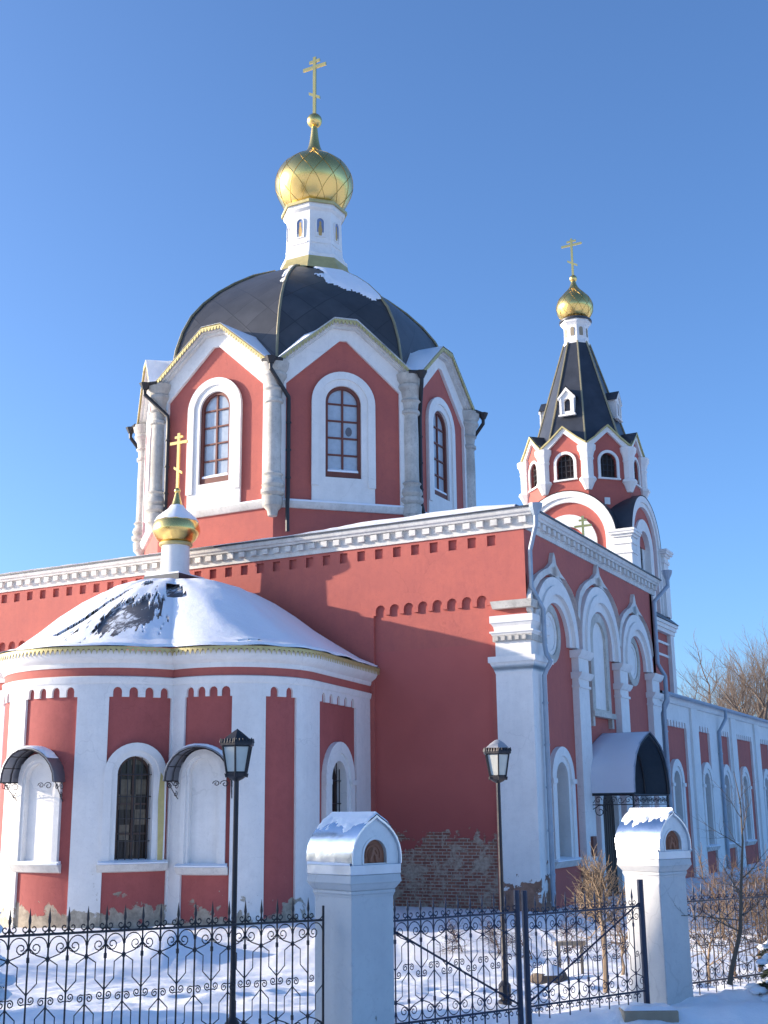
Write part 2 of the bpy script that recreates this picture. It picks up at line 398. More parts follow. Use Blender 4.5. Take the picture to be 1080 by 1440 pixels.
bk = MB(FWALL); bk.rect(XL + .1, XA - .02, 7.0, 10.36, -.4, -.09); bk.build('recess_back', RED, church)
bk = MB(FWALL); bk.rect(-18.1, -13.0, ZB, 7.0, -.4, -.09); bk.build('lower_wall', BRICK, church)
bk = MB(FWALL); bk.rect(XL + .1, -18.1, ZB, 7.0, -.4, -.09); bk.build('lower_wall', RED, church)

def cornice(fr, u0, u1, name='cornice', ret=True):
    c = MB(fr)
    c.sweep([u0, u1], [(-.1, 10.36), (.05, 10.36), (.05, 10.5), (.07, 10.51), (.07, 10.72), (.2, 10.735), (.22, 10.79), (.27, 10.82), (.31, 10.9), (.31, 10.94), (-.1, 10.94)])
    u = u0 + .25; rj = random.Random(int(abs(u0) * 7))
    while u < u1 - .2: c.rect(u, u + .22 + rj.uniform(-.02, .02), 10.53 + rj.uniform(-.01, .01), 10.71, .06, .18 + rj.uniform(-.02, .02)); u += .46
    return c.build(name, WHITE_OLD, church)
cornice(FWALL, XL - .33, XA + .33); cornice(RWALL, YA, YB + .33); 
c = MB(); c.box(XL - .36, XA + .36, YA - .36, YB + .36, 10.94, 10.985); c.build('roof_edge', TENTROOF, church)
# low hipped metal roof
r = MB(); e = .36
r.add([(XL - e, YA - e, 10.988), (XA + e, YA - e, 10.988), (XA + e, YB + e, 10.988), (XL - e, YB + e, 10.988), (XL + 6, Y0 - 2, 12.0), (XA - 6, Y0 - 2, 12.0), (XA - 6, Y0 + 2, 12.0), (XL + 6, Y0 + 2, 12.0)],
      [(0, 1, 5, 4), (1, 2, 6, 5), (2, 3, 7, 6), (3, 0, 4, 7), (4, 5, 6, 7)])
hall_roof = r.build('hall_roof', SNOWROOF, church)
# snow lying on the front edge of the roof, thicker to the right
s = MB(); n = 90; vs = []; fs = []
for i in range(n + 1):
    u = XL - .3 + (XA + .2 - XL) * i / n
    hh = .04 + .12 * max(0, min(1, (u + 21) / 3)) * (1 - .75 * max(0, (u + 14) / 1.4)) + .05 * noise.noise((u * .8, 0, 2)) + .02 * noise.noise((u * 4, 0, 2))
    hh = max(.03, hh); o = .36 + .03 * noise.noise((u * 2, 5, 0)) 
    for dy, dz in ((-o, .0), (-o - .03, hh * .5), (-o + .08, hh), (.35, hh * 1.3), (1.1, .1)):
        vs.append((u, YA + dy, 10.987 + dz))
for i in range(n):
    for j in range(4): a = i * 5 + j; fs.append((a, a + 1, a + 6, a + 5))
s.add(vs, fs); s.build('roof_edge_snow', SNOWROOF, church)

# right wall: plain plaster body with openings for the three bays
BAYS = (35.2, 39.55, 43.75)
rw = MB(RWALL)
wins_low = [arch(BAYS[0], .7, 3.05, .53)]
rw.plate(rectl(YA + .02, YB, ZB, 10.36), wins_low + [arch(BAYS[2], .7, 3.05, .53)], -.6, 0); rw.build('right_wall', RED, church)
for fr, a, b in ((LWALL, YA, YB), (BWALL, XL, XA)):
    q = MB(fr); q.rect(a, b, ZB, 11.2, -.3, 0); q.build('rear_wall', RED, church)
# big arches in relief
ar = MB(RWALL)
for c0, r1, r0, sp in ((35.2, 1.95, 1.15, 7.25), (39.55, 2.05, 1.2, 7.5), (43.75, 1.9, 1.12, 7.25)):
    for ra, rb, w in ((r1, r1 - .28, .16), (r1 - .28, r1 - .55, .24), (r1 - .55, r0, .12)):
        ar.plate([(c0 - ra, 7.15)] + arc_pts(c0, sp, ra, pi, 0, 20) + [(c0 + ra, 7.15), (c0 + rb, 7.15)] + arc_pts(c0, sp, rb, 0, pi, 20) + [(c0 - rb, 7.15)], (), 0, w)
ar.build('arch_moulding', WHITE, church)
# keel-shaped hood mouldings above the arches
og = MB(RWALL)
for c0, w, zt in ((35.2, 2.2, 10.0), (39.55, 2.3, 10.36), (43.75, 2.15, 9.95)):
    half = [(w, 7.9), (w * .97, 8.35), (w * .86, 8.75), (w * .68, 9.05), (w * .45, 9.28), (w * .26, 9.42), (.18, zt - .35), (.09, zt - .12), (0, zt)]
    dz = zt - 10.0
    half = [(a, b + (dz if b < zt - .4 else 0)) for a, b in half]
    line = [(c0 - a, b) for a, b in half] + [(c0 + a, b) for a, b in half[::-1][1:]]
    q = [Vector((a, b, .06)) for a, b in line]
    off = [(c0 - (a - .2) if a > .2 else c0 - .0, b - (.14 if a > .2 else .42)) for a, b in half[:-1]] + [(c0, zt - .5)]
    inn = off + [(2 * c0 - a, b) for a, b in off[::-1][1:]]
    og.plate(line + inn[::-1], (), 0, .14)
og.build('keel_moulding', WHITE_OLD, church)
# pilasters with capitals
pl = MB(RWALL)
def pilaster(mb, u0, u1, z0, z1, w=.2, cap=.9):
    mb.rect(u0, u1, z0, z1 - cap, -.02, w)
    mb.rect(u0 - .05, u1 + .05, z1 - cap - .28, z1 - cap - .2, -.02, w + .05)
    mb.sweep([u0 - .1, u1 + .1], [(-.02, z1 - cap), (w + .04, z1 - cap), (w + .12, z1 - cap + .1), (w + .16, z1 - cap + .2), (-.02, z1 - cap + .2)])
    mb.rect(u0 + .02, u1 - .02, z1 - cap + .2, z1 - .24, -.02, w + .02)
    mb.sweep([u0 - .12, u1 + .12], [(-.02, z1 - .24), (w + .05, z1 - .24), (w + .15, z1 - .13), (w + .2, z1), (-.02, z1)])
for a, b in ((36.75, 37.75), (41.1, 42.05), (45.1, 46.1)): pilaster(pl, a, b, ZB, 7.1, .22)
pl.build('pilaster', WHITE_PIER, church)
# corner pier (two faces)
cp = MB()
def ring(mb, o, z0, z1, o2=None, x0=-13.82, y1=34.05):
    o2 = o if o2 is None else o2
    lo = [(x0 - o, YA - .16 - o), (XA + .16 + o, YA - .16 - o), (XA + .16 + o, y1 + o), (x0 - o, y1 + o)]
    hi = [(x0 - o2, YA - .16 - o2), (XA + .16 + o2, YA - .16 - o2), (XA + .16 + o2, y1 + o2), (x0 - o2, y1 + o2)]
    mb.add([(*p, z0) for p in lo] + [(*p, z1) for p in hi], [(0, 1, 5, 4), (1, 2, 6, 5), (2, 3, 7, 6), (3, 0, 4, 7), (0, 1, 2, 3), (4, 5, 6, 7)])
for o, z0, z1, o2 in ((0, ZB, 6.05, 0), (.0, 6.05, 6.2, .05), (.05, 6.2, 6.38, .14), (.17, 6.38, 6.55, .17), (-.01, 6.55, 7.0, -.01), (.06, 7.18, 7.25, .1), (.12, 7.25, 7.3, .12), (.0, 7.3, 7.45, .03), (.03, 7.45, 7.55, .09), (.11, 7.55, 7.76, .11)):
    ring(cp, o, z0, z1, o2)
cp.build('corner_pier', WHITE_PIER, church)
cp = MB(); ring(cp, .05, 7.0, 7.18)
for k in range(5): cp.box(-13.8 + k * .22, -13.68 + k * .22, YA - .28, YA - .2, 7.02, 7.16)
cp.build('capital_band', STONE, church)
cp = MB(); ring(cp, .05, 7.98, 8.2, .1, -13.8, 33.5); cp.build('string_moulding', STONE, church)
# oculi in side bays and the blind window in the middle bay
def ringplate(mb, c, v, ro, ri, rv, w):
    f = lambda r, k: (c + r * cos(2 * pi * k / 28), v + r * rv * sin(2 * pi * k / 28))
    mb.plate([f(ro, k) for k in range(28)], [[f(ri, k) for k in range(28)]], 0, w)
for c0 in (BAYS[0] - .45, BAYS[2] - .45):
    o = MB(RWALL); ringplate(o, c0, 7.4, .85, .62, 1.08, .1); oc = o.build('oculus', STONE, church)
    o = MB(RWALL); ringplate(o, c0, 7.4, .62, .5, 1.08, .05); 
    o.plate([(c0 + .5 * cos(2 * pi * k / 28), 7.4 + .54 * sin(2 * pi * k / 28)) for k in range(28)], (), 0, .02); o.build('oculus_panel', WHITE, oc)
o = MB(RWALL); o.plate(arch(39.35, 5.3, 7.65, .98), [arch(39.35, 5.38, 7.65, .68)], 0, .12); o.rect(38.2, 40.5, 5.12, 5.29, 0, .22)
o.rect(38.25, 38.45, 4.8, 5.12, 0, .14); o.rect(40.25, 40.45, 4.8, 5.12, 0, .14)
bw = o.build('blind_window', STONE, church)
o = MB(RWALL); o.plate(arch(39.35, 5.38, 7.65, .68), (), 0, .03); o.build('blind_panel', WHITE, bw)
# lower window in the first bay
def grille(mb, u, z0, zs, r, w, nb=5, nh=5):
    for k in range(nb):
        a = u - r + 2 * r * (k + .5) / nb; top_ = zs + sqrt(max(0, r * r - (a - u) ** 2))
        mb.rect(a - .012, a + .012, z0, top_, w, w + .024)
    for k in range(1, nh): z = z0 + (zs - z0) * k / (nh - 1); mb.rect(u - r, u + r, z - .013, z + .013, w - .004, w + .028)
def window(fr, u, z0, zs, r, surround, sill=True, depth=.35, cut=None, glass=GLASSDARK, mat=WHITE, blind=False, so=.3, w=.1, shoulder=True, gr=True):
    o = MB(fr, cut); o.plate(arch(u, z0, zs, r + surround), [arch(u, z0 + .001, zs, r)] if False else (), 0, 0) if False else None
    ou = [(u - r - surround, z0)] + arc_pts(u, zs, r + surround, pi, 0, 18) + [(u + r + surround, z0), (u + r, z0)] + arc_pts(u, zs, r, 0, pi, 18) + [(u - r, z0)]
    o.plate(ou, (), -depth, w)
    ri = r + surround * .45
    ou2 = [(u - r - surround - .04, z0)] + arc_pts(u, zs, r + surround + .04, pi, 0, 18) + [(u + r + surround + .04, z0), (u + ri, z0)] + arc_pts(u, zs, ri, 0, pi, 18) + [(u - ri, z0)]
    o.plate(ou2, (), 0, w + .05)
    if shoulder:
        for sg in (-1, 1):
            a, b = sorted((u + sg * (ri - .02), u + sg * (r + surround + .09))); o.rect(a, b, zs - .12, zs + .02, w + .04, w + .1)
    wn_ = o.build('window', mat, church)
    if blind:
        q = MB(fr, cut); q.plate(arch(u, z0, zs, r + .005), (), -.2, -.06 if depth > .2 else -.04); q.build('niche_back', mat, wn_)
    else:
        q = MB(fr, cut); q.plate(arch(u, z0, zs, r + .005), (), -depth, -depth + .05); q.build('pane', glass, wn_)
        q = MB(fr, cut)
        q.plate(arch(u, z0, zs, r), [arch(u, z0 + .06, zs, r - .06)], -depth + .05, -depth + .12)
        q.rect(u - .035, u + .035, z0 + .06, zs + r - .06, -depth + .06, -depth + .11)
        for k in range(1, 4): z = z0 + (zs - z0) * k / 3.0; q.rect(u - r + .06, u + r - .06, z - .025, z + .025, -depth + .06, -depth + .1)
        q.build('frame', WOODDARK, wn_)
        if gr: q = MB(fr, cut); grille(q, u, z0, zs, r, -.1 if depth < .5 else -.42); q.build('grille', BLACKIRON, wn_)
    if sill:
        q = MB(fr, cut); q.sweep([u - r - surround - .12, u + r + surround + .12] if not cut else [u - r - surround - .12, u, u + r + surround + .12], [(0, z0 - .2), (.12, z0 - .17), (.2, z0 - .05), (.24, z0), (0, z0 + .02)]); q.build('sill', WHITE_OLD, wn_)
        q = MB(fr, cut); q.sweep([u - r - surround - .1, u, u + r + surround + .1], [(-.3, z0 + .01), (.23, z0 + .005), (.235, z0 + .04), (.12, z0 + .09), (-.3, z0 + .12)]); q.build('sill_snow', SNOWROOF, wn_)
    return wn_
window(RWALL, BAYS[0], .7, 3.05, .51, .42, glass=GLASSDARK, depth=.58)
window(RWALL, BAYS[2], .7, 3.05, .51, .42, glass=GLASSDARK, depth=.58)
# doorway with keel canopy
dr = MB(RWALL); dr.plate(arch(39.4, -.5, 2.2, 1.1), [arch(39.4, -.5, 2.15, .82)], 0, .2); dw = dr.build('doorway', WHITE, church)
q = MB(RWALL); q.plate(arch(39.4, -.5, 2.15, .82), (), -.05, .04); 
for k in range(7): q.rect(38.62 + k * .225, 38.66 + k * .225, -.45, 2.3, .04, .055)
q.build('door', DOORWOOD, dw)
def keel(hw, h, n=9):
    half = [(hw, 0), (hw * .985, h * .2), (hw * .93, h * .4), (hw * .80, h * .6), (hw * .58, h * .78), (hw * .30, h * .90), (0, h)]
    return [(-a, b) for a, b in half] + [(a, b) for a, b in half[::-1][1:]]
cxs = (XA + .02, -11.3); kp = keel(2.0, 1.95)
def canopy_shell(mb, off, x0, x1):
    pr = [(a * (1 + off / 2), b + off) for a, b in kp]; n = len(pr)
    vs = [(x, 39.5 + a, 2.62 + b) for x in (x0, x1) for a, b in pr]
    mb.add(vs, [(j, j + 1, n + j + 1, n + j) for j in range(n - 1)])
q = MB(); canopy_shell(q, .05, cxs[0], cxs[1] + .1); cn = q.build('porch_canopy', FROSTSHEET, church)
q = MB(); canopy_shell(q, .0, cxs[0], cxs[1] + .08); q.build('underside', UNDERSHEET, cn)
q = MB(); vs = []; n = len(kp) // 2 + 1
for i in range(9):
    xx = cxs[0] + (cxs[1] + .05 - cxs[0]) * i / 8
    for j in range(13):
        f = j / 12 * (n - 1); k = min(int(f), n - 2); fr_ = f - k
        a = kp[k][0] + (kp[k + 1][0] - kp[k][0]) * fr_; b = kp[k][1] + (kp[k + 1][1] - kp[k][1]) * fr_
        th_ = .10 + .05 * noise.noise((xx * 1.7, j * .4, 1)); 
        if j in (0, 12) or i in (0, 8): th_ = .055
        vs.append((xx, 39.5 + a * 1.01 - th_ * .6, 2.62 + b + th_ * .7))
q.add(vs, [(i * 13 + j, i * 13 + j + 1, (i + 1) * 13 + j + 1, (i + 1) * 13 + j) for i in range(8) for j in range(12)])
q.build('canopy_snow', snow_mat('thin_blue_snow', tint=(.68, .68, .74)), cn)
q = MB()
for x in (cxs[1] + .02, (cxs[0] + cxs[1]) / 2):
    q.tube([(x, 39.5 + a * .98, 2.6 + b - .03) for a, b in kp], .035, 5)
    q.tube([(x, 37.5, 2.6), (x, 41.5, 2.6)], .02, 5); q.tube([(x, 37.5, 2.3), (x, 41.5, 2.3)], .015, 5)
for y in (37.52, 41.48): q.tube([(cxs[0], y, 2.6), (cxs[1], y, 2.6)], .03, 5); q.tube([(cxs[0], y, 2.3), (cxs[1], y, 2.3)], .015, 5)
def spiral(c, r0, turns, a0, n=16, sg=1):
    return [(c[0] + r0 * (1 - .82 * k / n) * cos(a0 + sg * turns * 2 * pi * k / n), c[1] + r0 * (1 - .82 * k / n) * sin(a0 + sg * turns * 2 * pi * k / n)) for k in range(n + 1)]
for k in range(16):
    yy = 37.6 + k * .25; q.tube([(cxs[1], a, b) for a, b in spiral((yy, 2.44), .12, 1.2, 0, 10, 1 if k % 2 else -1)], .011, 4)
for k in range(6):
    xx = cxs[0] + .15 + k * .24; q.tube([(a, 37.52, b) for a, b in spiral((xx, 2.44), .12, 1.2, 0, 10, 1 if k % 2 else -1)], .011, 4)
for y in (37.52, 41.48):
    for x in (cxs[1],): q.tube([(XA, y, 1.9), (XA + .2, y, 2.15), (XA + .45, y, 2.3)], .013, 5)
    q.tube([(a, y, b) for a, b in spiral((XA + .45, 2.1), .22, 1.4, 0, 14)], .013, 4)
    q.tube([(cxs[1], y, -.6), (cxs[1], y, 2.6)], .035, 6)
q.build('canopy_frame', BLACKIRON, cn)
# dark wall lantern board beside the door
q = MB(RWALL); q.rect(37.15, 37.5, .75, 1.35, .22, .3); q.build('notice_board', WOODRED, church)

# ------------------------------------------------------------------ drum with eight gables
def octf(c, ap, k):
    a = radians(-90 + 45 * k); n = (cos(a), sin(a)); t = (-sin(a), cos(a))
    return lambda u, v, w: (c[0] + n[0] * (ap + w) + t[0] * u, c[1] + n[1] * (ap + w) + t[1] * u, v)
DC = (X0, Y0); AP = 6.0; HW = AP * tan(pi / 8)       # 2.485
q = MB(); q.lathe([(6.5, 11.0), (6.5, 12.62), (6.1, 12.63), (6.1, 17.2)], DC, 8, pi / 8); q.build('drum_core', RED, church)
for k in range(8):
    F = octf(DC, AP, k); hidden = k in (3, 4, 5)
    g1 = [(-HW, 12.62), (HW, 12.62), (HW, 17.5), (.42, 19.34), (-.42, 19.34), (-HW, 17.5)]
    g0 = [(-2.1, 12.62), (2.1, 12.62), (2.1, 16.92), (.13, 18.72), (-.13, 18.72), (-2.1, 16.92)]
    wh = arch(0, 13.6, 16.35, .66)
    q = MB(F); q.plate(g0, [wh], -.35, .03); gw = q.build('gable_wall', RED, church)
    q = MB(F); q.plate(g1, [g0], -.25, .14)
    # corbel teeth under the gold edge
    q.build('gable_facing', WHITE, gw)
    q = MB(F)
    edge = [(-HW - .1, 17.56), (-1.5, 18.49), (-.42, 19.40), (.42, 19.40), (1.5, 18.49), (HW + .1, 17.56)]
    low = [(a, b - .27) for a, b in edge]
    q.plate(edge + low[::-1], (), .1, .3); q.plate([(a, b - .02) for a, b in edge] + [(a, b - .16) for a, b in edge][::-1], (), .3, .42)
    q.build('gable_cornice', WHITE_OLD, gw)
    # perforated gold edging (teeth)
    q = MB(F); up_ = [(a, b + .05) for a, b in edge]; q.plate(up_ + [(a, b - .05) for a, b in edge][::-1], (), .38, .5)
    for i in range(len(edge) - 1):
        (a0, b0), (a1, b1) = edge[i], edge[i + 1]; L = sqrt((a1 - a0) ** 2 + (b1 - b0) ** 2); nt = max(2, int(L / .13))
        for j in range(nt):
            f0, f1 = j / nt, (j + .75) / nt; fm = (f0 + f1) / 2
            P = lambda f, d: (a0 + (a1 - a0) * f, b0 + (b1 - b0) * f - .05 - d)
            q.plate([P(f0, 0), P(f0, .06), P(fm, .13), P(f1, .06), P(f1, 0)], (), .47, .5)
    q.build('gold_edging', GOLD_DULL, gw)
    # little saddle roof behind the gable, snow covered
    q = MB(F); n = len(edge); inner = [(a * .74, b + .3) for a, b in edge]
    vs = [(a, b + .06, .5) for a, b in edge] + [(a * .9, b + (.34, .52, .10, .10, .52, .34)[i], -.35) for i, (a, b) in enumerate(edge)] + [(a * .78, b + (.75, .95, .15, .15, .95, .75)[i], -1.6) for i, (a, b) in enumerate(edge)]
    q.add(vs, [(j, j + 1, n + j + 1, n + j) for j in range(n - 1)] + [(n + j, n + j + 1, 2 * n + j + 1, 2 * n + j) for j in range(n - 1)])
    q.add([(a, b + .06, .5) for a, b in edge] + [(a, b + .0, .5) for a, b in edge], [(j, j + 1, n + j + 1, n + j) for j in range(n - 1)])
    q.build('gable_snow', SNOWROOF, gw)
    if hidden: continue
    # window
    q = MB(F)
    q.plate(arch(0, 12.64, 16.35, 1.15, 20), [arch(0, 13.58, 16.35, .66, 20)], 0, .12)
    q.plate([(-1.17, 13.25)] + arc_pts(0, 16.35, 1.17, pi, 0, 20) + [(1.17, 13.25), (.90, 13.25)] + arc_pts(0, 16.35, .90, 0, pi, 20) + [(-.90, 13.25)], (), .1, .18)
    wo = q.build('drum_window', WHITE, church)
    q = MB(F); q.plate(arch(0, 13.58, 16.35, .68, 20), (), -.2, -.08); q.build('pane', GLASS, wo)
    q = MB(F); q.plate(arch(0, 13.58, 16.35, .67, 20), [arch(0, 13.82, 16.35, .55, 20)], -.1, .03)
    q.rect(-.035, .035, 13.82, 16.9, -.08, -.02)
    for j in range(1, 5): z = 13.82 + j * .63; q.rect(-.55, .55, z - .028, z + .028, -.08, -.025)
    q.build('frame', WOODRED, wo)
    q = MB(F); q.sweep([-.56, 0, .56], [(-.08, 13.82), (.04, 13.81), (.04, 13.87), (-.02, 13.92), (-.08, 13.95)]); q.build('sill_snow', SNOWROOF, wo)
    if k == 1:
        q = MB(F); q.plate([(.24 + .12 * cos(j * pi / 9), 15.35 + .17 * sin(j * pi / 9)) for j in range(18)], (), -.08, -.06); q.build('vent_disc', simple('grey_vent', (.12, .12, .14)), wo)
    # string course
    q = MB(F); q.sweep([-HW - .08, HW + .08], [(0, 12.4), (.1, 12.4), (.16, 12.48), (.2, 12.58), (.2, 12.62), (0, 12.64)]); st_ = q.build('string_course', WHITE_OLD, church)
    q = MB(F); q.sweep([-HW - .05, -1, 0, 1, HW + .05], [(0, 12.63), (.21, 12.62), (.2, 12.68), (.08, 12.72), (0, 12.73)]); q.build('course_snow', SNOWROOF, st_)
# corner columns, consoles and downpipes
for k in range(8):
    a = radians(-67.5 + 45 * k); d = Vector((cos(a), sin(a), 0)); tt = Vector((-sin(a), cos(a), 0)); P = Vector((X0, Y0, 0)) + d * 6.5
    if k in (3, 4): continue
    q = MB(); n = 14
    q.lathe([(.0, 12.0), (.16, 12.05), (.2, 12.25), (.34, 12.4), (.36, 12.7), (.3, 12.75), (.42, 12.85), (.42, 12.98), (.32, 13.02), (.40, 13.15), (.36, 13.3), (.3, 13.36), (.3, 13.45), (.36, 13.52), (.28, 13.6),
             (.27, 14.2), (.28, 15.2), (.26, 16.1), (.34, 16.14), (.34, 16.24), (.27, 16.3), (.3, 16.55), (.38, 16.62), (.32, 16.7), (.36, 16.95), (.46, 17.1), (.46, 17.2), (.4, 17.24), (.5, 17.4), (.54, 17.62), (0, 17.65)], (P.x + d.x * .1, P.y + d.y * .1), n)
    # flat stone backing
    b0 = P + d * -.2
    co = q.build('corner_column', STONE, church)
    # downpipe beside the column, on the anticlockwise face
    if k in (7, 0, 1, 2, 6):
        q = MB(); base = P + tt * .52 - d * .08; hp = P + d * .75 + Vector((0, 0, 17.5))
        if k in (6,): base = P - tt * .5 + d * .05
        q.tube([hp + Vector((0, 0, .12)), hp + Vector((0, 0, -.12))], [.22, .1], 8)
        q.tube([hp + Vector((0, 0, -.1)), hp + Vector((0, 0, -.3)), base + Vector((0, 0, 16.35)) + d * .12, base + Vector((0, 0, 16.1)) + d * .1, base + Vector((0, 0, 12.9)) + d * .1, base + Vector((0, 0, 12.5)) + d * .22, base + Vector((0, 0, 11.5)) + d * .15], .075, 8)
        for z in (13.4, 14.4, 15.4): q.tube([base + d * .1 + Vector((0, 0, z)), base + d * .1 + Vector((0, 0, z + .05))], .1, 8)
        # dark gutter along the valley
        q.tube([hp + Vector((0, 0, .12)) - d * .3 + tt * .35, hp + Vector((0, 0, .1)), hp + Vector((0, 0, .12)) - d * .3 - tt * .35], .07, 6)
        q.build('drum_downpipe', BLACKPIPE, church)
# dome
dp = [(6.15, 17.3), (6.1, 18.4), (5.97, 19.2), (5.72, 20.0), (5.35, 20.75), (4.85, 21.4), (4.2, 22.05), (3.45, 22.65), (2.55, 23.25), (1.5, 23.75)]
LC = (X0 + .32, Y0 + .17)
dm = bmesh.new(); uvl = dm.loops.layers.uv.new('UVMap')
for k in range(8):
    a0, a1 = radians(-112.5 + 45 * k), radians(-67.5 + 45 * k); s_acc = 0; rows = []
    NS = 10
    for i, (r_, z) in enumerate(dp):
        if i: s_acc += sqrt((dp[i][0] - dp[i - 1][0]) ** 2 + (z - dp[i - 1][1]) ** 2)
        A = Vector((X0 + r_ * cos(a0), Y0 + r_ * sin(a0), z)); B = Vector((X0 + r_ * cos(a1), Y0 + r_ * sin(a1), z)); w = (B - A).length
        rows.append([(dm.verts.new(A.lerp(B, j / NS)), ((j / NS - .5) * w + k * 13.3, s_acc)) for j in range(NS + 1)])
    for i in range(len(dp) - 1):
        for j in range(NS):
            qd = [rows[i][j], rows[i][j + 1], rows[i + 1][j + 1], rows[i + 1][j]]; f = dm.faces.new([x[0] for x in qd]); f.smooth = True
            for lp, x in zip(f.loops, qd): lp[uvl].uv = x[1]
off = Vector(church.location)
for v in dm.verts: v.co -= off
dme = bpy.data.meshes.new('dome'); dm.to_mesh(dme); dm.free(); dme.materials.append(DARKROOF); dome = bpy.data.objects.new('dome', dme); C.objects.link(dome); dome.parent = church
for k in range(8):
    a = radians(-112.5 + 45 * k); q = MB(); q.tube([(X0 + (r_ + .03) * cos(a), Y0 + (r_ + .03) * sin(a), z + .03) for r_, z in dp], .05, 6); q.build('dome_rib', RIB, dome)
def dome_pt(k, u, s, off):
    """point on panel k: u in -1..1 across, s in 0..1 up the profile"""
    f = s * (len(dp) - 1); i = min(int(f), len(dp) - 2); fr_ = f - i
    r_ = dp[i][0] + (dp[i + 1][0] - dp[i][0]) * fr_; z = dp[i][1] + (dp[i + 1][1] - dp[i][1]) * fr_
    a0, a1 = radians(-112.5 + 45 * k), radians(-67.5 + 45 * k); A = Vector((cos(a0), sin(a0), 0)) * r_; B = Vector((cos(a1), sin(a1), 0)) * r_
    p = A.lerp(B, (u + 1) / 2); return Vector((X0, Y0, z)) + p + Vector((p.x, p.y, 6)).normalized() * off
def snow_patch(fn, fmask, nu_, nv_, name, parent, th=.07):
    """snow sheet with ragged edge: grid points kept where fmask>0; thickness fades to the edge"""
    q = MB(); idx = {}; vs = []
    for i in range(nu_ + 1):
        for j in range(nv_ + 1):
            a, b = i / nu_, j / nv_; mval = fmask(a, b); idx[i, j] = (len(vs), mval)
            vs.append(fn(a, b, th * max(0, min(1, mval * 6)) + .012 if mval > 0 else .004))
    fs = [(idx[i, j][0], idx[i + 1, j][0], idx[i + 1, j + 1][0], idx[i, j + 1][0]) for i in range(nu_) for j in range(nv_) if sum(1 for di in (0, 1) for dj in (0, 1) if idx[i + di, j + dj][1] > 0) >= 3]
    q.add(vs, fs); return q.build(name, SNOWROOF, parent, sharp=60)
nz = lambda a, b, s, o: noise.noise((a * s, b * s, o)) * .5 + .25 * noise.noise((a * s * 2.7, b * s * 2.7, o + 3)) + .12 * noise.noise((a * s * 7, b * s * 7, o + 9))
# snow on the shaded upper right of panel 1 and thin strips near the top
snow_patch(lambda a, b, o: dome_pt(1, a * 2 - 1, .50 + b * .5, o), lambda a, b: (a - .44) * 1.5 - max(0, .34 - b) * 2.5 - max(0, b - .75) * .5 + .6 * nz(a, b, 4, 2) + .02, 60, 40, 'dome_snow', dome)
snow_patch(lambda a, b, o: dome_pt(0, .55 + a * .45, .60 + b * .4, o), lambda a, b: (a - .6) + (b - .35) * .5 + .5 * nz(a, b * 2, 4, 5), 20, 40, 'dome_snow', dome, .05)
snow_patch(lambda a, b, o: dome_pt(2, a * 2 - 1, .02 + b * .5, o), lambda a, b: .12 - b * 1.1 + (a) * .45 + .35 * nz(a, b, 4, 8), 40, 30, 'dome_snow', dome)
# lantern
def octring(mb, c, prof): mb.lathe(prof, c, 8, pi / 8)
q = MB(); octring(q, LC, [(1.72, 23.66), (1.62, 23.9), (1.45, 24.15), (1.42, 24.3)]); q.build('lantern_skirt', GOLD_DULL, church)
q = MB(); octring(q, LC, [(1.42, 24.2), (1.42, 24.45), (1.34, 24.5), (1.22, 24.75), (1.2, 25.0), (1.16, 26.3), (1.18, 26.45), (1.3, 26.55), (1.34, 26.75), (1.3, 26.85), (0, 26.9)]); lant = q.build('lantern', WHITE, church)
q = MB(); octring(q, LC, [(1.36, 26.72), (1.42, 26.72), (1.42, 26.84), (1.3, 26.92), (1.0, 27.0)]); q.build('lantern_eave', GOLD_DULL, lant)
for k in range(8):
    F = octf(LC, 1.18 * cos(pi / 8), k)
    q = MB(F); q.plate(arch(0, 25.25, 25.95, .2), [arch(0, 25.3, 25.95, .15)], -.1, .05); q.rect(-.36, .36, 24.98, 25.05, 0, .05); ic = q.build('icon_frame', WHITE, lant)
    q = MB(F); q.plate(arch(0, 25.3, 25.95, .15), (), -.1, .005); q.build('icon_panel', ICONBLUE, ic)
    q = MB(F); q.plate([(-.06, 25.32), (.06, 25.32), (.09, 25.6), (.04, 25.8), (.05, 25.92), (0, 26.0), (-.05, 25.92), (-.04, 25.8), (-.09, 25.6)], (), 0, .012); q.build('icon_figure', ICONGOLD, ic)
def onion(parent, c, z0, pr, seams=True, name='onion_dome'):
    """pr = [(r,z)] smooth by catmull interpolation"""
    out = []
    for i in range(len(pr) - 1):
        p0, p1, p2, p3 = pr[max(0, i - 1)], pr[i], pr[i + 1], pr[min(len(pr) - 1, i + 2)]
        for k in range(5):
            t = k / 5; out.append(tuple(.5 * ((2 * p1[d]) + (-p0[d] + p2[d]) * t + (2 * p0[d] - 5 * p1[d] + 4 * p2[d] - p3[d]) * t * t + (-p0[d] + 3 * p1[d] - 3 * p2[d] + p3[d]) * t ** 3) for d in (0, 1)))
    out.append(pr[-1]); q = MB(); q.lathe([(max(0, r_), z) for r_, z in out], c, 48)
    o = q.build(name, GOLD, parent, sharp=60)
    if seams:
        ns = 12; body = [p for p in out if p[0] > .28 * max(r for r, z in out)]
        q = MB()
        for sg in (-1, 1):
            for j in range(ns):
                pts = []
                for i, (r_, z) in enumerate(body):
                    a = 2 * pi * j / ns + sg * i / (len(body) - 1) * 1.35; pts.append((c[0] + (r_ + .002) * cos(a), c[1] + (r_ + .002) * sin(a), z))
                q.tube(pts, .013, 4, cap=False)
        q.build('sheet_seams', metal('gold_seam', (.40, .27, .08), .45), o)
    return o
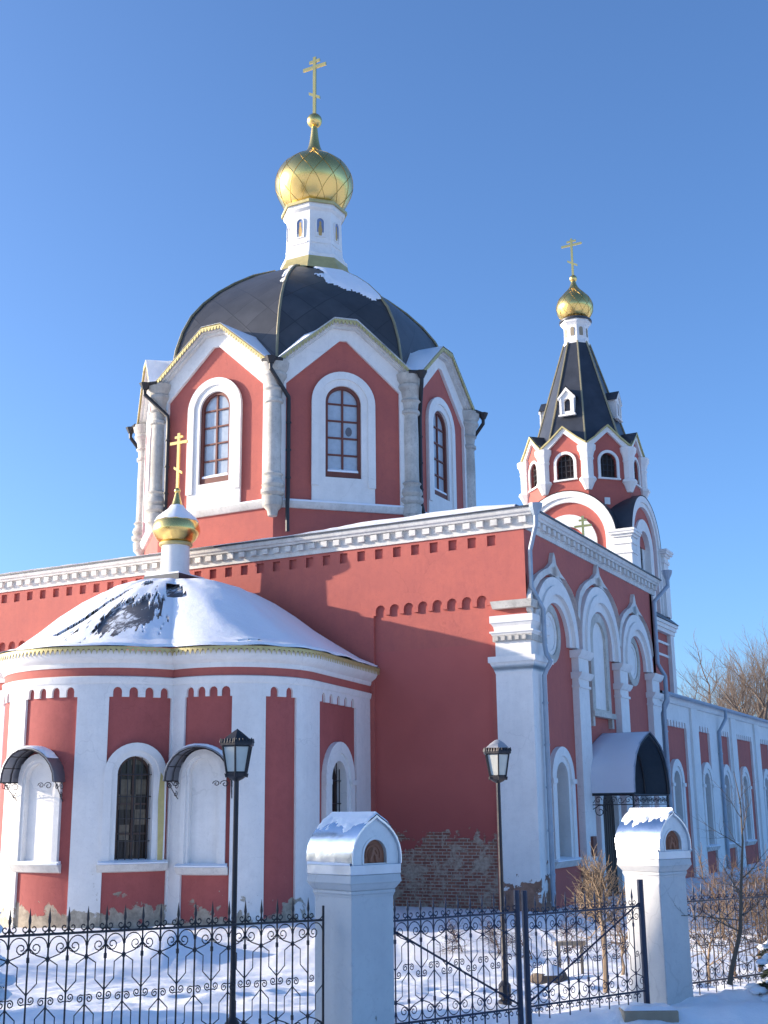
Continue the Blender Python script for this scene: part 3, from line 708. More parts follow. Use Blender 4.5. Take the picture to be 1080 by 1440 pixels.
def cross(parent, c, z0, z1, wmain, t=.05, name='cross'):
    """three-bar cross, bars along X, lowest bar slanted"""
    H = z1 - z0; q = MB(); b = lambda x0, x1, za, zb: q.box(c[0] + x0, c[0] + x1, c[1] - t * .6, c[1] + t * .6, za, zb)
    b(-t, t, z0, z1)
    q.box(c[0] - wmain / 2, c[0] + wmain / 2, c[1] - t * .55, c[1] + t * .55, z0 + H * .80, z0 + H * .80 + 2 * t)
    q.box(c[0] - wmain * .23, c[0] + wmain * .23, c[1] - t * .5, c[1] + t * .5, z0 + H * .905, z0 + H * .905 + 1.7 * t)
    dx = wmain * .24; zc = z0 + H * .33
    q.add([(c[0] + x, c[1] + y, zc + z) for y in (-t * .5, t * .5) for x, z in ((-dx, dx * .62 - t * .9), (-dx, dx * .62 + t * .9), (dx, -dx * .62 + t * .9), (dx, -dx * .62 - t * .9))], [(0, 1, 2, 3), (4, 5, 6, 7), (0, 1, 5, 4), (1, 2, 6, 5), (2, 3, 7, 6), (3, 0, 4, 7)])
    for x in (-wmain / 2, wmain / 2): q.lathe([(0, -t * 1.3), (t * 1.1, -t * .8), (t * 1.3, 0), (t * 1.1, t * .8), (0, t * 1.3)], (0, 0), 6) if False else None
    return q.build(name, GOLD, parent, bevel=0)
onion(church, LC, 26.9, [(1.02, 26.88), (1.30, 27.2), (1.58, 27.75), (1.66, 28.2), (1.56, 28.65), (1.25, 29.1), (.75, 29.45), (.38, 29.75), (.22, 30.2), (.13, 30.9), (.12, 31.0)])
q = MB(); q.lathe([(.33 * sin(pi * k / 14), 31.28 - .33 * cos(pi * k / 14)) for k in range(15)], LC, 24); q.build('gold_ball', GOLD, church)
cross(church, LC, 31.58, 34.42, 1.16, .07)
# small cross beyond the hall roof
cross(church, (-15.1, 45.4), 11.3, 13.6, .72, .045, 'roof_cross')

# ------------------------------------------------------------------ apse: three lobes under one bulging roof
CA, RA = (-23.28, 27.33), 3.17
CR, RR = (-19.85, 28.4), 2.35
XS = -23.35; T0 = radians(8); U0 = RR * T0
def LA(u, v, w): a = u / RA; return (CA[0] + (RA + w) * cos(a), CA[1] + (RA + w) * sin(a), v)
def LR(u, v, w):
    if u > U0: return (CR[0] + (RR + w) * cos(T0) - (u - U0) * sin(T0), CR[1] + (RR + w) * sin(T0) + (u - U0) * cos(T0), v)
    a = u / RR; return (CR[0] + (RR + w) * cos(a), CR[1] + (RR + w) * sin(a), v)
def LL(u, v, w): x, y, z = LR(u, v, w); return (2 * XS - x, y, z)
dA = lambda d: radians(d) * RA
dR = lambda d: radians(d) * RR
UEND = 4.70
def lobe(fr, u0, u1, panels, cutw, wins):
    """panels: (ua, ub, narches)"""
    holes = []
    for ua, ub, na in panels:
        n = max(1, na); holes.append([(a, b) for a, b in small_arches(ua, ub, 5.2, n, min(.115, (ub - ua) / n * .36), .26, ZB + .2)])
    q = MB(fr, cutw); q.plate(rectl(u0, u1, ZB, 5.74), holes, -.07, 0, osides=False); q.build('apse_facing', WHITE_APSE, church)
    wh = [arch(u, z0 - .01, zs, r + .025) for u, z0, zs, r in wins]
    q = MB(fr, cutw); q.plate(rectl(u0, u1, ZB, 5.98), wh, -.42, -.07, osides=False); q.build('apse_wall', RED_APSE, church)
    us_ = [u0 + (u1 - u0) * k / 2 for k in range(3)]
    q = MB(fr, cutw); q.sweep(us_, [(-.07, 5.96), (.02, 5.96), (.05, 6.02), (.05, 6.08), (.14, 6.14), (.2, 6.2), (.26, 6.32), (.26, 6.4), (-.07, 6.4)]); q.sweep(us_, [(-.07, 5.55), (.02, 5.55), (.04, 5.6), (.06, 5.72), (-.02, 5.75)]); q.build('apse_cornice', WHITE, church)
    q = MB(fr, cutw); q.sweep(us_, [(-.06, 5.75), (-.005, 5.75), (-.005, 5.96), (-.06, 5.96)]); q.build('apse_band', RED, church)
    q = MB(fr, .11)
    q.sweep(us_, [(.27, 6.42), (.33, 6.42), (.33, 6.49), (.27, 6.49)])
    q.cut = cutw
    u = u0
    while u < u1:
        q.plate([(u, 6.42), (u + .04, 6.34), (u + .055, 6.28), (u + .07, 6.34), (u + .11, 6.42)], (), .31, .33); u += .13
    q.build('apse_gold_edging', GOLD_DULL, church)
W_A = [(dA(-87.5), .95, 3.05, .46), (dA(-40.0), .95, 3.2, .47)]
W_R = [(dR(-76.5), .85, 3.2, .40), (2.1, .5, 3.05, .55)]
lobe(LA, dA(-178), dA(-16), [(dA(-99.3), dA(-69), 4), (dA(-53.9), dA(-23.4), 4), (dA(-145), dA(-115), 4)], .2, W_A)
PR_ = [(dR(-91.7), dR(-58.7), 4), (dR(-36.7), dR(-13), 2), (.72, 3.5, 5)]
lobe(LR, dR(-104), UEND, PR_, .2, W_R)
lobe(LL, dR(-104), UEND, PR_, .2, [])
sh = lambda f: (lambda u, v, w: f(u, v, w - .07))
window(sh(LA), W_A[0][0], .95, 3.05, .46, .2, cut=.2, blind=True, w=.08, shoulder=False, mat=WHITE)
window(sh(LA), W_A[1][0], .95, 3.2, .47, .30, cut=.2, w=.08, shoulder=False, glass=GLASSDARK)
window(sh(LR), W_R[0][0], .85, 3.2, .40, .18, cut=.2, blind=True, w=.08, shoulder=False)
window(sh(LR), W_R[1][0], .5, 3.05, .55, .5, cut=.2, w=.1, glass=GLASSDARK)
# yellow stain beside the apse window (a dried run of rust on the surround)
q = MB(sh(LA), .28); uu = W_A[1][0] + .62; q.plate([(uu, .98), (uu + .14, .98), (uu + .15, 2.0), (uu + .13, 3.1), (uu + .02, 3.25), (uu - .03, 2.6)], (), .13, .134)
q.build('yellow_stain', simple('yellow_stain', (.52, .44, .19), .9), church)
# metal awnings above the two niches
def awning(F, u):
    hw, z0 = .80, 3.02; n = 12
    q = MB(F)
    for off_, nm in ((0, 'a'),):
        vs = [(u - hw * cos(pi * k / n), z0 + .88 * sin(pi * k / n), w) for w in (.0, .62) for k in range(n + 1)]
        vs += [(u - (hw - .03) * cos(pi * k / n), z0 + .85 * sin(pi * k / n), w) for w in (.0, .62) for k in range(n + 1)]
        m_ = n + 1
        q.add(vs, [(k, k + 1, m_ + k + 1, m_ + k) for k in range(n)] + [(2 * m_ + k, 2 * m_ + k + 1, 3 * m_ + k + 1, 3 * m_ + k) for k in range(n)] + [(m_ + k, m_ + k + 1, 3 * m_ + k + 1, 3 * m_ + k) for k in range(n)])
    aw = q.build('awning', metal('awning_sheet', (.22, .23, .26), .35, metallic=.7), church)
    q = MB(F)
    for w in (.03, .3, .59): q.tube([(u - (hw - .05) * cos(pi * k / n), z0 + .83 * sin(pi * k / n), w) for k in range(n + 1)], .014, 4)
    for sg in (-1, 1):
        q.tube([(u + sg * (hw - .03), z0, .05), (u + sg * (hw - .03), z0, .6)], .016, 4)
        for c_, r_, a_ in (((.14, z0 - .12), .11, 0), ((.40, z0 - .1), .09, pi), ((.16, z0 - .33), .08, 1.5)):
            q.tube([(u + sg * (hw - .03), b, a) for a, b in spiral(c_, r_, 1.3, a_, 12)], .011, 4)
        q.tube([(u + sg * (hw - .03), z0 - .5, .02), (u + sg * (hw - .03), z0 - .3, .22), (u + sg * (hw - .03), z0, .5)], .013, 4)
        for c_, r_ in (((.12, z0 - .1), .10), ((.3, z0 - .09), .08)):
            q.tube([(u + sg * (hw - .16) + (a - .12) * sg * -1, b, .58) for a, b in spiral(c_, r_, 1.3, 0, 12)], .011, 4)
    for j in range(1, 7):
        a = pi * j / 7; q.tube([(u - (hw - .045) * cos(a), z0 + .835 * sin(a), .02), (u - (hw - .045) * cos(a), z0 + .835 * sin(a), .6)], .009, 4)
    q.build('awning_bracket', BLACKIRON, aw)
    q = MB(F); m_ = 9; vs = []
    for i in range(7):
        for k in range(m_):
            a = pi * (.30 + .46 * k / (m_ - 1)); th_ = 0.0 if k in (0, m_ - 1) or i in (0, 6) else .05 + .02 * noise.noise((i, k * .7, u))
            vs.append((u - (hw + th_ + .004) * cos(a), z0 + (.885 + th_) * sin(a), .03 + .57 * i / 6))
    q.add(vs, [(i * m_ + k, i * m_ + k + 1, (i + 1) * m_ + k + 1, (i + 1) * m_ + k) for i in range(6) for k in range(m_ - 1)])
    q.build('awning_snow', SNOWROOF, aw)
awning(sh(LA), dA(-88)); awning(sh(LR), dR(-76.5))
# roof of the apse
CU = (-24.7, 31.57)
def outline():
    pts = []
    def addp(f, u0, u1, n):
        for k in range(n + 1): x, y, _ = f(u0 + (u1 - u0) * k / n, 0, .36); pts.append((x, y))
    # right lobe from the wall back to the valley, then the centre lobe, then the left lobe
    import itertools
    P = []
    for k in range(0, 61): x, y, _ = LR(UEND - .1 - (UEND - .1 - dR(-104)) * k / 60, 0, .36); P.append((x, y))
    Q = []
    for k in range(0, 361): a = radians(0 - 180 * k / 360); Q.append((CA[0] + (RA + .36) * cos(a), CA[1] + (RA + .36) * sin(a)))
    Lf = [(2 * XS - x, y) for x, y in P[::-1]]
    def inside_c(p): return (p[0] - CA[0]) ** 2 + (p[1] - CA[1]) ** 2 < (RA + .36) ** 2
    def inside_s(p, s):
        c0 = CR[0] if s > 0 else 2 * XS - CR[0]
        if p[1] < CR[1]: return (p[0] - c0) ** 2 + (p[1] - CR[1]) ** 2 < (RR + .36) ** 2
        return (p[0] - c0) * s < RR + .36 
    out = [p for p in P if not inside_c(p)] + [p for p in Q if not inside_s(p, 1) and not inside_s(p, -1)] + [p for p in Lf if not inside_c(p)]
    return out
OUT = outline()
prof = [(1.0, 6.49), (.965, 6.53), (.90, 6.72), (.80, 7.16), (.69, 7.68), (.60, 8.15), (.50, 8.60), (.40, 8.95), (.30, 9.18), (.2, 9.32), (.1, 9.40)]
def apse_roof(off, name, mat, n0=0, fmask=None, sub=4):
    q = MB(); vs = []; PR = []
    for i in range(len(prof) - 1):
        for k in range(sub): t = k / sub; PR.append((prof[i][0] * (1 - t) + prof[i + 1][0] * t, prof[i][1] * (1 - t) + prof[i + 1][1] * t))
    PR.append(prof[-1]); n = len(OUT); idx = []
    for (f, z) in PR:
        for (x, y) in OUT:
            mv = fmask(x, y, f) if fmask else 1
            o_ = off(x, y, f, z) if callable(off) else off
            az = degrees(atan2(y - CU[1], x - CU[0])); az = az if az < 90 else az - 360
            k_ = max(0, min(1, (-58 - az) / 24)); k_ = k_ * k_ * (3 - 2 * k_); g_ = f * (1 - .07 * k_ * min(1, max(0, (1 - f) / .06))) if f < 1 else 1
            g_ *= 1 if f < .3 else 1
            X_, Y_ = CU[0] + (x - CU[0]) * g_, CU[1] + (y - CU[1]) * g_
            d = Vector((x - CU[0], y - CU[1], 0)).normalized() if fmask else Vector((0, 0, 0))
            vs.append((X_ + d.x * o_ * .5, Y_ + d.y * o_ * .5, z + (o_ if mv > 0 else -.02))); idx.append(mv)
    fs = []
    for i in range(len(PR) - 1):
        for j in range(n - 1):
            ids = (i * n + j, i * n + j + 1, (i + 1) * n + j + 1, (i + 1) * n + j)
            if sum(1 for a in ids if idx[a] > 0) >= 3: fs.append(ids)
    q.add(vs, fs); return q.build(name, mat, church, sharp=55)
def thin_snow():
    m, t, p = newmat('thin_snow_on_sheet'); g = geo(t)
    mp = N(t, 'ShaderNodeMapping'); mp.inputs['Scale'].default_value = (5, 2, 1.2); mp.inputs['Rotation'].default_value = (0, 0, radians(25)); t.links.new(g, mp.inputs[0])
    n = noise_n(t, 1.6, 9, .75, mp.outputs[0], .3); n2 = noise_n(t, .9, 4, .6, g)
    v = math_n(t, 'ADD', n, math_n(t, 'MULTIPLY', math_n(t, 'SUBTRACT', n2, .5), .8))
    k = ramp(t, v, [(.50, 0), (.60, 1)]); t.links.new(mixc(t, k, (.10, .10, .11), (.72, .75, .80)), p.inputs['Base Color'])
    p.inputs['Roughness'].default_value = .6; bump(t, p, k, .4, .03); return m
apse_roof(0, 'apse_roof', thin_snow())
def mk(x, y, f):
    a = degrees(atan2(y - CU[1], x - CU[0]))        # where the sun and wind have bared the sheet
    d1 = 1.15 * math.exp(-((a + 66) / 10) ** 2) * math.exp(-((f - .68) / .17) ** 2)
    d2 = 1.5 if (-55.5 + (f - .5) * 12 < a < -48.5 + (f - .5) * 12 and .44 < f < .57) else 0
    t_ = (f - .47) / .36; d3 = (1.2 * math.exp(-((a + 72 + 13 * t_) / 1.5) ** 2)) if 0 < t_ < 1 else 0
    d4 = .9 * math.exp(-((a + 66) / 3) ** 2) * math.exp(-((f - .42) / .05) ** 2)
    nn = noise.noise((a * .12, f * 2.6, 1)) + .6 * noise.noise((a * .55, f * 4, 4)) + .55 * noise.noise((a * 1.4, f * 9, 4)) + .55 * noise.noise((a * 3.1, f * 26, 9))
    return .56 - max(d1, d2, d3, d4) + .55 * nn * (.3 if d2 else 1)
apse_roof(lambda x, y, f, z: (.015 if f > .985 else .06) + .05 * noise.noise((x, y, f * 3)) + (.0 if f > .97 else .03 if f > .7 else .10 * (1 - f)), 'apse_snow', SNOWROOF, fmask=mk, sub=14)
# cupola: square base, white drum, golden onion
q = MB(); q.box(CU[0] - .72, CU[0] + .72, CU[1] - .72, CU[1] + .72, 9.45, 9.78); bs = q.build('cupola_base', TENTROOF, church)
q = MB(); q.box(CU[0] - .7, CU[0] + .7, CU[1] - .7, CU[1] + .7, 9.78, 9.83); q.build('base_snow', SNOWROOF, bs)
q = MB(); q.lathe([(.56, 9.8), (.52, 9.92), (.48, 10.0), (.46, 10.84), (.5, 10.88), (.5, 10.94), (0, 10.96)], CU, 32); q.build('cupola_drum', WHITE, church)
q = MB(); q.lathe([(.47, 10.84), (.54, 10.86), (.56, 10.9), (.54, 10.95), (.45, 10.97)], CU, 32); q.build('cupola_trim', GOLD_DULL, church)
on = onion(church, CU, 10.9, [(.44, 10.93), (.62, 11.05), (.77, 11.28), (.79, 11.45), (.72, 11.68), (.5, 11.92), (.28, 12.12), (.18, 12.3), (.1, 12.6), (.07, 12.72)], seams=False, name='small_onion_dome')
q = MB(); q.lathe([(0.20, 12.27), (.3, 12.14), (.52, 11.94), (.66, 11.82), (.735, 11.70), (.70, 11.68)], CU, 40)
q.v = [(x, y, z + .03 * noise.noise((x * 5, y * 5, 0)) + (.02 * sin(12 * atan2(y - CU[1], x - CU[0])) if z < 11.75 else 0)) for x, y, z in q.v]; q.build('onion_snow', SNOWROOF, on)
q = MB(); q.lathe([(.11 * sin(pi * k / 10), 12.78 - .11 * cos(pi * k / 10)) for k in range(11)], CU, 16); q.build('gold_ball', GOLD, church)
cross(church, CU, 12.85, 14.82, .72, .052)

# ------------------------------------------------------------------ long wing behind
XW = -13.05; WW = lambda u, v, w: (XW + w, u, v)
wcent = [49.15, 54.15, 57.85, 61.85, 67.1, 72.0, 76.5, 81.0]
bays = [(47.6, 51.1), (53.2, 55.1), (56.75, 58.95), (60.5, 64.1), (66.2, 68.6), (70.3, 73.6), (75.0, 78.0), (79.5, 82.6)]
wh = [arch(c0, .5, 3.1, .5) for c0 in wcent]
q = MB(WW); q.plate(rectl(46.9, 86, ZB, 6.2), [arch(c0, .5, 3.1, .52) for c0 in wcent], -.6, 0); q.build('wing_wall', RED, church)
q = MB(WW); q.plate(rectl(46.9, 86, ZB + .1, 6.45), [small_arches(a, b, 5.35, max(4, int((b - a) / .42)), .1, .25, ZB + .2) for a, b in bays], 0, .1); 
for a in (52.2, 59.7, 65.1, 69.5, 74.3, 78.7): q.rect(a - .5, a + .5, ZB, 6.3, .08, .2)
q.sweep([46.9, 86], [(.08, 6.25), (.2, 6.25), (.28, 6.36), (.3, 6.5), (.0, 6.5)]); q.build('wing_facing', WHITE, church)
for c0 in wcent: window(WW, c0, .5, 3.1, .5, .42, glass=GLASS if c0 < 1 else GLASSDARK, gr=False, mat=WHITE, sill=True, depth=.58)
r = MB(); r.add([(XW + .42, 46.6, 6.5), (XW + .42, 86, 6.5), (X0, 86, 9.0), (X0, 46.6, 9.0), (2 * X0 - XW, 86, 6.5), (2 * X0 - XW, 46.6, 6.5), (XW + .42, 46.6, 6.58), (XW + .42, 86, 6.58)], [(6, 7, 2, 3), (3, 2, 4, 5), (0, 1, 7, 6), (2, 7, 1, 4), (0, 5, 4, 1)]); r.build('wing_roof', GREYPIPE, church)
q = MB(); q.tube([(XW + .46, 46.8, 6.52), (XW + .46, 86, 6.48)], .07, 6); q.build('wing_gutter', GREYPIPE, church)
# grey downpipes
def pipe(pts, r_, mat, bands=(), name='downpipe', head=None):
    q = MB(); q.tube(pts, r_, 10)
    for p in bands: q.tube([Vector(p) - Vector((0, 0, .03)), Vector(p) + Vector((0, 0, .03))], r_ + .02, 10)
    if head: h = Vector(head); q.tube([h + Vector((0, 0, .22)), h + Vector((0, 0, .1)), h + Vector((0, 0, -.15))], [.22, .2, r_], 10)
    return q.build(name, mat, church)
xp, yp = XA + .38, YA + .42
pipe([(xp + .1, YA - .22, 10.8), (xp + .1, YA - .22, 10.4), (XA + .13, YA + .12, 9.7), (XA + .13, YA + .12, 8.6), (xp - .02, yp, 7.95), (xp - .02, yp, 6.9), (xp + .02, yp, 6.6), (xp + .14, yp, 6.4), (xp - .08, yp, 6.0), (xp - .08, yp, -.45)], .068, GREYPIPE,
     [(xp - .08, yp, z) for z in (5.2, 4, 2.8, 1.6, .4)], head=(xp + .1, YA - .22, 10.8))
pipe([(XA + .6, YB + .3, 11.1), (XA + .6, YB + .3, 10.7), (XA + .16, YB - .3, 10.0), (XA + .16, YB - .3, 7.6), (XA + .42, YB - .3, 7.1), (XA + .42, YB - .3, 6.2), (XA + .3, YB - .3, 6.0), (XA + .3, YB - .3, -.5)], .085, GREYPIPE, [(XA + .3, YB - .3, z) for z in (5, 3.6, 2.2, .8)], head=(XA + .6, YB + .3, 11.1))
pipe([(XW + .46, 47.1, 6.5), (XW + .46, 47.1, 6.2), (XW + .2, 47.15, 5.7), (XW + .2, 47.15, -.5)], .08, GREYPIPE, [(XW + .2, 47.15, z) for z in (4.5, 3, 1.5)])
pipe([(XW + .46, 57.0, 6.5), (XW + .46, 57.0, 6.1), (XW + .2, 56.6, 5.5), (XW + .2, 56.6, -.5)], .08, GREYPIPE, [(XW + .2, 56.6, z) for z in (4.5, 3, 1.5)])

# ------------------------------------------------------------------ bell tower
TX, TY = -24.8, 75.2
tower = thing('bell_tower', 'red and white bell tower with dark tent roof and small golden onion', 'bell tower', (TX, TY, -.6))
q = MB(); q.box(TX - 4.0, TX + 4.0, TY - 4.0, TY + 4.0, -1, 13.2); q.build('lower_stage', RED, tower)
q = MB()
for sx in (-1, 1):
    for sy in (-1, 1): q.box(TX + sx * 3.85 - .4, TX + sx * 3.85 + .4, TY + sy * 3.85 - .4, TY + sy * 3.85 + .4, -1, 13.1)
for o, z0, z1 in ((4.1, 12.4, 12.55), (4.32, 13.1, 13.35), (4.42, 13.35, 13.6), (4.52, 13.6, 13.8), (4.06, 11.6, 11.75)): q.box(TX - o, TX + o, TY - o, TY + o, z0, z1)
q.build('stage_cornice', WHITE, tower)
q = MB(); q.add([(TX + a * 4.6, TY + b * 4.6, 13.82) for a, b in ((-1, -1), (1, -1), (1, 1), (-1, 1))] + [(TX + a * 4, TY + b * 4, 14.4) for a, b in ((-1, -1), (1, -1), (1, 1), (-1, 1))], [(0, 1, 5, 4), (1, 2, 6, 5), (2, 3, 7, 6), (3, 0, 4, 7), (0, 1, 2, 3)]); q.build('stage_roof', TENTROOF, tower)
def sqf(k, h):
    a = radians(-90 + 90 * k); n = (cos(a), sin(a)); t = (-sin(a), cos(a))
    return lambda u, v, w: (TX + n[0] * (h + w) + t[0] * u, TY + n[1] * (h + w) + t[1] * u, v)
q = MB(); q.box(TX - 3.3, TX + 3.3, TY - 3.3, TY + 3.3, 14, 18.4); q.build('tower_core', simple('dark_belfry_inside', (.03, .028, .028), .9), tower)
SPZ = 18.5
for k in range(4):
    F = sqf(k, 3.75)
    q = MB(F); q.plate([(-3.2, 14.2)] + arc_pts(0, SPZ, 3.2, pi, 0, 24) + [(3.2, 14.2)], [arch(0, 15.4, 18.3, 1.2)], -.6, 0); aw = q.build('arch_wall', RED, tower)
    q = MB(F)
    for ra, rb, w in ((3.25, 2.85, .3), (2.85, 2.55, .2), (1.95, 1.18, .14)):
        sp = SPZ if ra > 2 else 18.3; z0 = 14.3
        q.plate([(-ra, z0)] + arc_pts(0, sp, ra, pi, 0, 24) + [(ra, z0), (rb, z0)] + arc_pts(0, sp, rb, 0, pi, 24) + [(-rb, z0)], (), -.58 if ra < 2 else 0, w)
    q.plate(arch(0, 15.3, 18.3, 1.22), [arch(0, 15.4, 18.25, .72)], -.7, -.25)
    q.build('arch_ring', WHITE, aw)
    q = MB(F); n = 24; pr = arc_pts(0, SPZ, 3.3, pi, 0, n); vs = [(a, b, w) for w in (.32, -3.7) for a, b in pr]; q.add(vs, [(j, j + 1, n + 2 + j, n + 1 + j) for j in range(n)]); q.build('arch_roof', TENTROOF, aw)
    q = MB(F)
    for j in (-1, 0, 1): q.tube([(j * .55, 15.4, -.3), (j * .55, 19, -.3)], .03, 4)
    q.tube([(-1.2, 16.6, -.3), (1.2, 16.6, -.3)], .03, 4); q.tube([(-1.2, 17.8, -.3), (1.2, 17.8, -.3)], .03, 4); q.build('arch_grille', BLACKIRON, aw)
for sx in (-1, 1):
    for sy in (-1, 1):
        q = MB(); c0 = (TX + sx * 3.68, TY + sy * 3.68)
        for o, z0, z1 in ((.55, 14.3, 17.3), (.62, 17.3, 17.42), (.54, 17.42, 17.9), (.62, 17.9, 18.1), (.54, 18.1, 18.35), (.66, 18.35, 18.5), (.8, 18.5, 18.65), (.86, 18.65, 18.8)): q.box(c0[0] - o, c0[0] + o, c0[1] - o, c0[1] + o, z0, z1)
        q.build('corner_pier', WHITE, tower)
TC = (TX, TY); TR = 3.85; TAP = TR * cos(pi / 8); THW = TR * sin(pi / 8)
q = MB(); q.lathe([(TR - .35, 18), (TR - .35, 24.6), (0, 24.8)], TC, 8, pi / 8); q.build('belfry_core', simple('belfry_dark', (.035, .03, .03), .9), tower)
for k in range(8):
    F = octf(TC, TAP, k)
    g1 = [(-THW, 18.5), (THW, 18.5), (THW, 24.85), (.9, 25.25), (.0, 26.05), (-.9, 25.25), (-THW, 24.85)]
    q = MB(F); q.plate(g1, [arch(0, 22.7, 23.75, .58)], -.3, 0); gb = q.build('belfry_wall', RED, tower)
    q = MB(F); top_ = [(-THW - .05, 24.9), (-.95, 25.32), (0, 26.15), (.95, 25.32), (THW + .05, 24.9)]
    q.plate(top_ + [(a * .96, b - .42) for a, b in top_][::-1], (), 0, .18)
    q.plate([(-.76, 22.62)] + arc_pts(0, 23.75, .76, pi, 0, 14) + [(.76, 22.62), (.58, 22.62)] + arc_pts(0, 23.75, .58, 0, pi, 14) + [(-.58, 22.62)], (), 0, .1); q.rect(-.8, .8, 22.55, 22.66, 0, .14)
    q.build('belfry_trim', WHITE, gb)
    if k == 1: q = MB(F); q.rect(-.4, -.02, 20.9, 21.35, 0, .06); q.build('plaque', WHITE, gb)
    q = MB(F); q.plate([(a, b + .05) for a, b in top_] + [(a, b - .07) for a, b in top_][::-1], (), .16, .3); q.build('gold_edging', GOLD_DULL, gb)
    q = MB(F)
    for j in (-1, 0, 1): q.rect(j * .3 - .025, j * .3 + .025, 22.7, 24.3, -.15, -.1)
    for j in range(4): q.rect(-.58, .58, 22.8 + j * .38, 22.84 + j * .38, -.15, -.11)
    q.build('belfry_grille', BLACKIRON, gb)
    q = MB(F); n = 5; vs = [(a, b + .06, .28) for a, b in top_] + [(a * .6, b + .05, -1.6) for a, b in top_]; q.add(vs, [(j, j + 1, n + j + 1, n + j) for j in range(4)]); q.build('gable_roof', TENTROOF, gb)
    a = radians(-67.5 + 45 * k); c0 = (TX + (TR - .05) * cos(a), TY + (TR - .05) * sin(a))
    q = MB(); q.lathe([(.0, 21.75), (.22, 21.8), (.42, 22.25), (.56, 22.45), (.52, 22.6), (.38, 22.65), (.38, 23.75), (.44, 23.85), (.4, 24.0), (.48, 24.3), (.58, 24.45), (.6, 24.75), (0, 24.8)], c0, 8, a); q.build('corner_pillar', WHITE, tower)
# tent roof
q = MB(); q.lathe([(3.45, 24.9), (2.95, 26.3), (.86, 33.1)], TC, 8, pi / 8); tent = q.build('tent_roof', TENTROOF, tower)
for k in range(8):
    a = radians(-67.5 + 45 * k); q = MB(); q.tube([(TX + r_ * cos(a), TY + r_ * sin(a), z) for r_, z in ((3.48, 24.9), (2.98, 26.3), (.89, 33.1))], .07, 5); q.build('tent_rib', RIB, tent)
for k in (0, 2, 4, 6):
    F = octf(TC, 2.35, k); q = MB(F)
    q.plate([(-.45, 27.3), (.45, 27.3), (.45, 28.6), (.0, 29.15), (-.45, 28.6)], [arch(0, 27.55, 28.2, .22)], -1.2, .3)
    q.plate([(-.6, 28.5), (0, 29.2), (.6, 28.5), (.6, 28.35), (0, 28.95), (-.6, 28.35)], (), .28, .42); q.rect(-.58, .58, 27.22, 27.34, .2, .42); q.rect(-.5, -.36, 27.3, 28.5, .28, .38); q.rect(.36, .5, 27.3, 28.5, .28, .38)
    d = q.build('dormer', WHITE, tower)
    q = MB(F); q.plate(arch(0, 27.5, 28.2, .25), (), 0, .1); q.build('opening', GLASSDARK, d)
    q = MB(F); q.add([(-.62, 28.55, .42), (0, 29.28, .42), (.62, 28.55, .42), (-.62, 28.55, -1), (0, 29.28, -1), (.62, 28.55, -1)], [(0, 1, 4, 3), (1, 2, 5, 4)]); q.build('dormer_roof', TENTROOF, d)
q = MB(); q.lathe([(.9, 33.0), (.92, 33.15), (.84, 33.25), (.82, 34.25), (.9, 34.4), (1.05, 34.55), (1.08, 34.75), (.9, 34.9), (0, 35)], TC, 8, pi / 8); tl = q.build('tower_lantern', WHITE, tower)
q = MB(); q.lathe([(1.06, 34.68), (1.12, 34.7), (1.12, 34.82), (.95, 34.95)], TC, 24); q.build('lantern_eave', TENTROOF, tl)
for k in range(8):
    F = octf(TC, .83 * cos(pi / 8), k); q = MB(F); q.plate(arch(0, 33.55, 34.05, .13), (), 0, .03); q.build('icon_panel', simple('brown_icon', (.3, .24, .16)), tl)
onion(tower, TC, 34.9, [(.80, 34.93), (1.05, 35.15), (1.25, 35.6), (1.27, 35.95), (1.12, 36.4), (.75, 36.85), (.42, 37.2), (.22, 37.6), (.14, 37.9)], seams=True)
q = MB(); q.lathe([(.27 * sin(pi * k / 10), 38.05 - .27 * cos(pi * k / 10)) for k in range(11)], TC, 20); q.build('gold_ball', GOLD, tower)
cross(tower, TC, 38.3, 41.1, 1.5, .075)

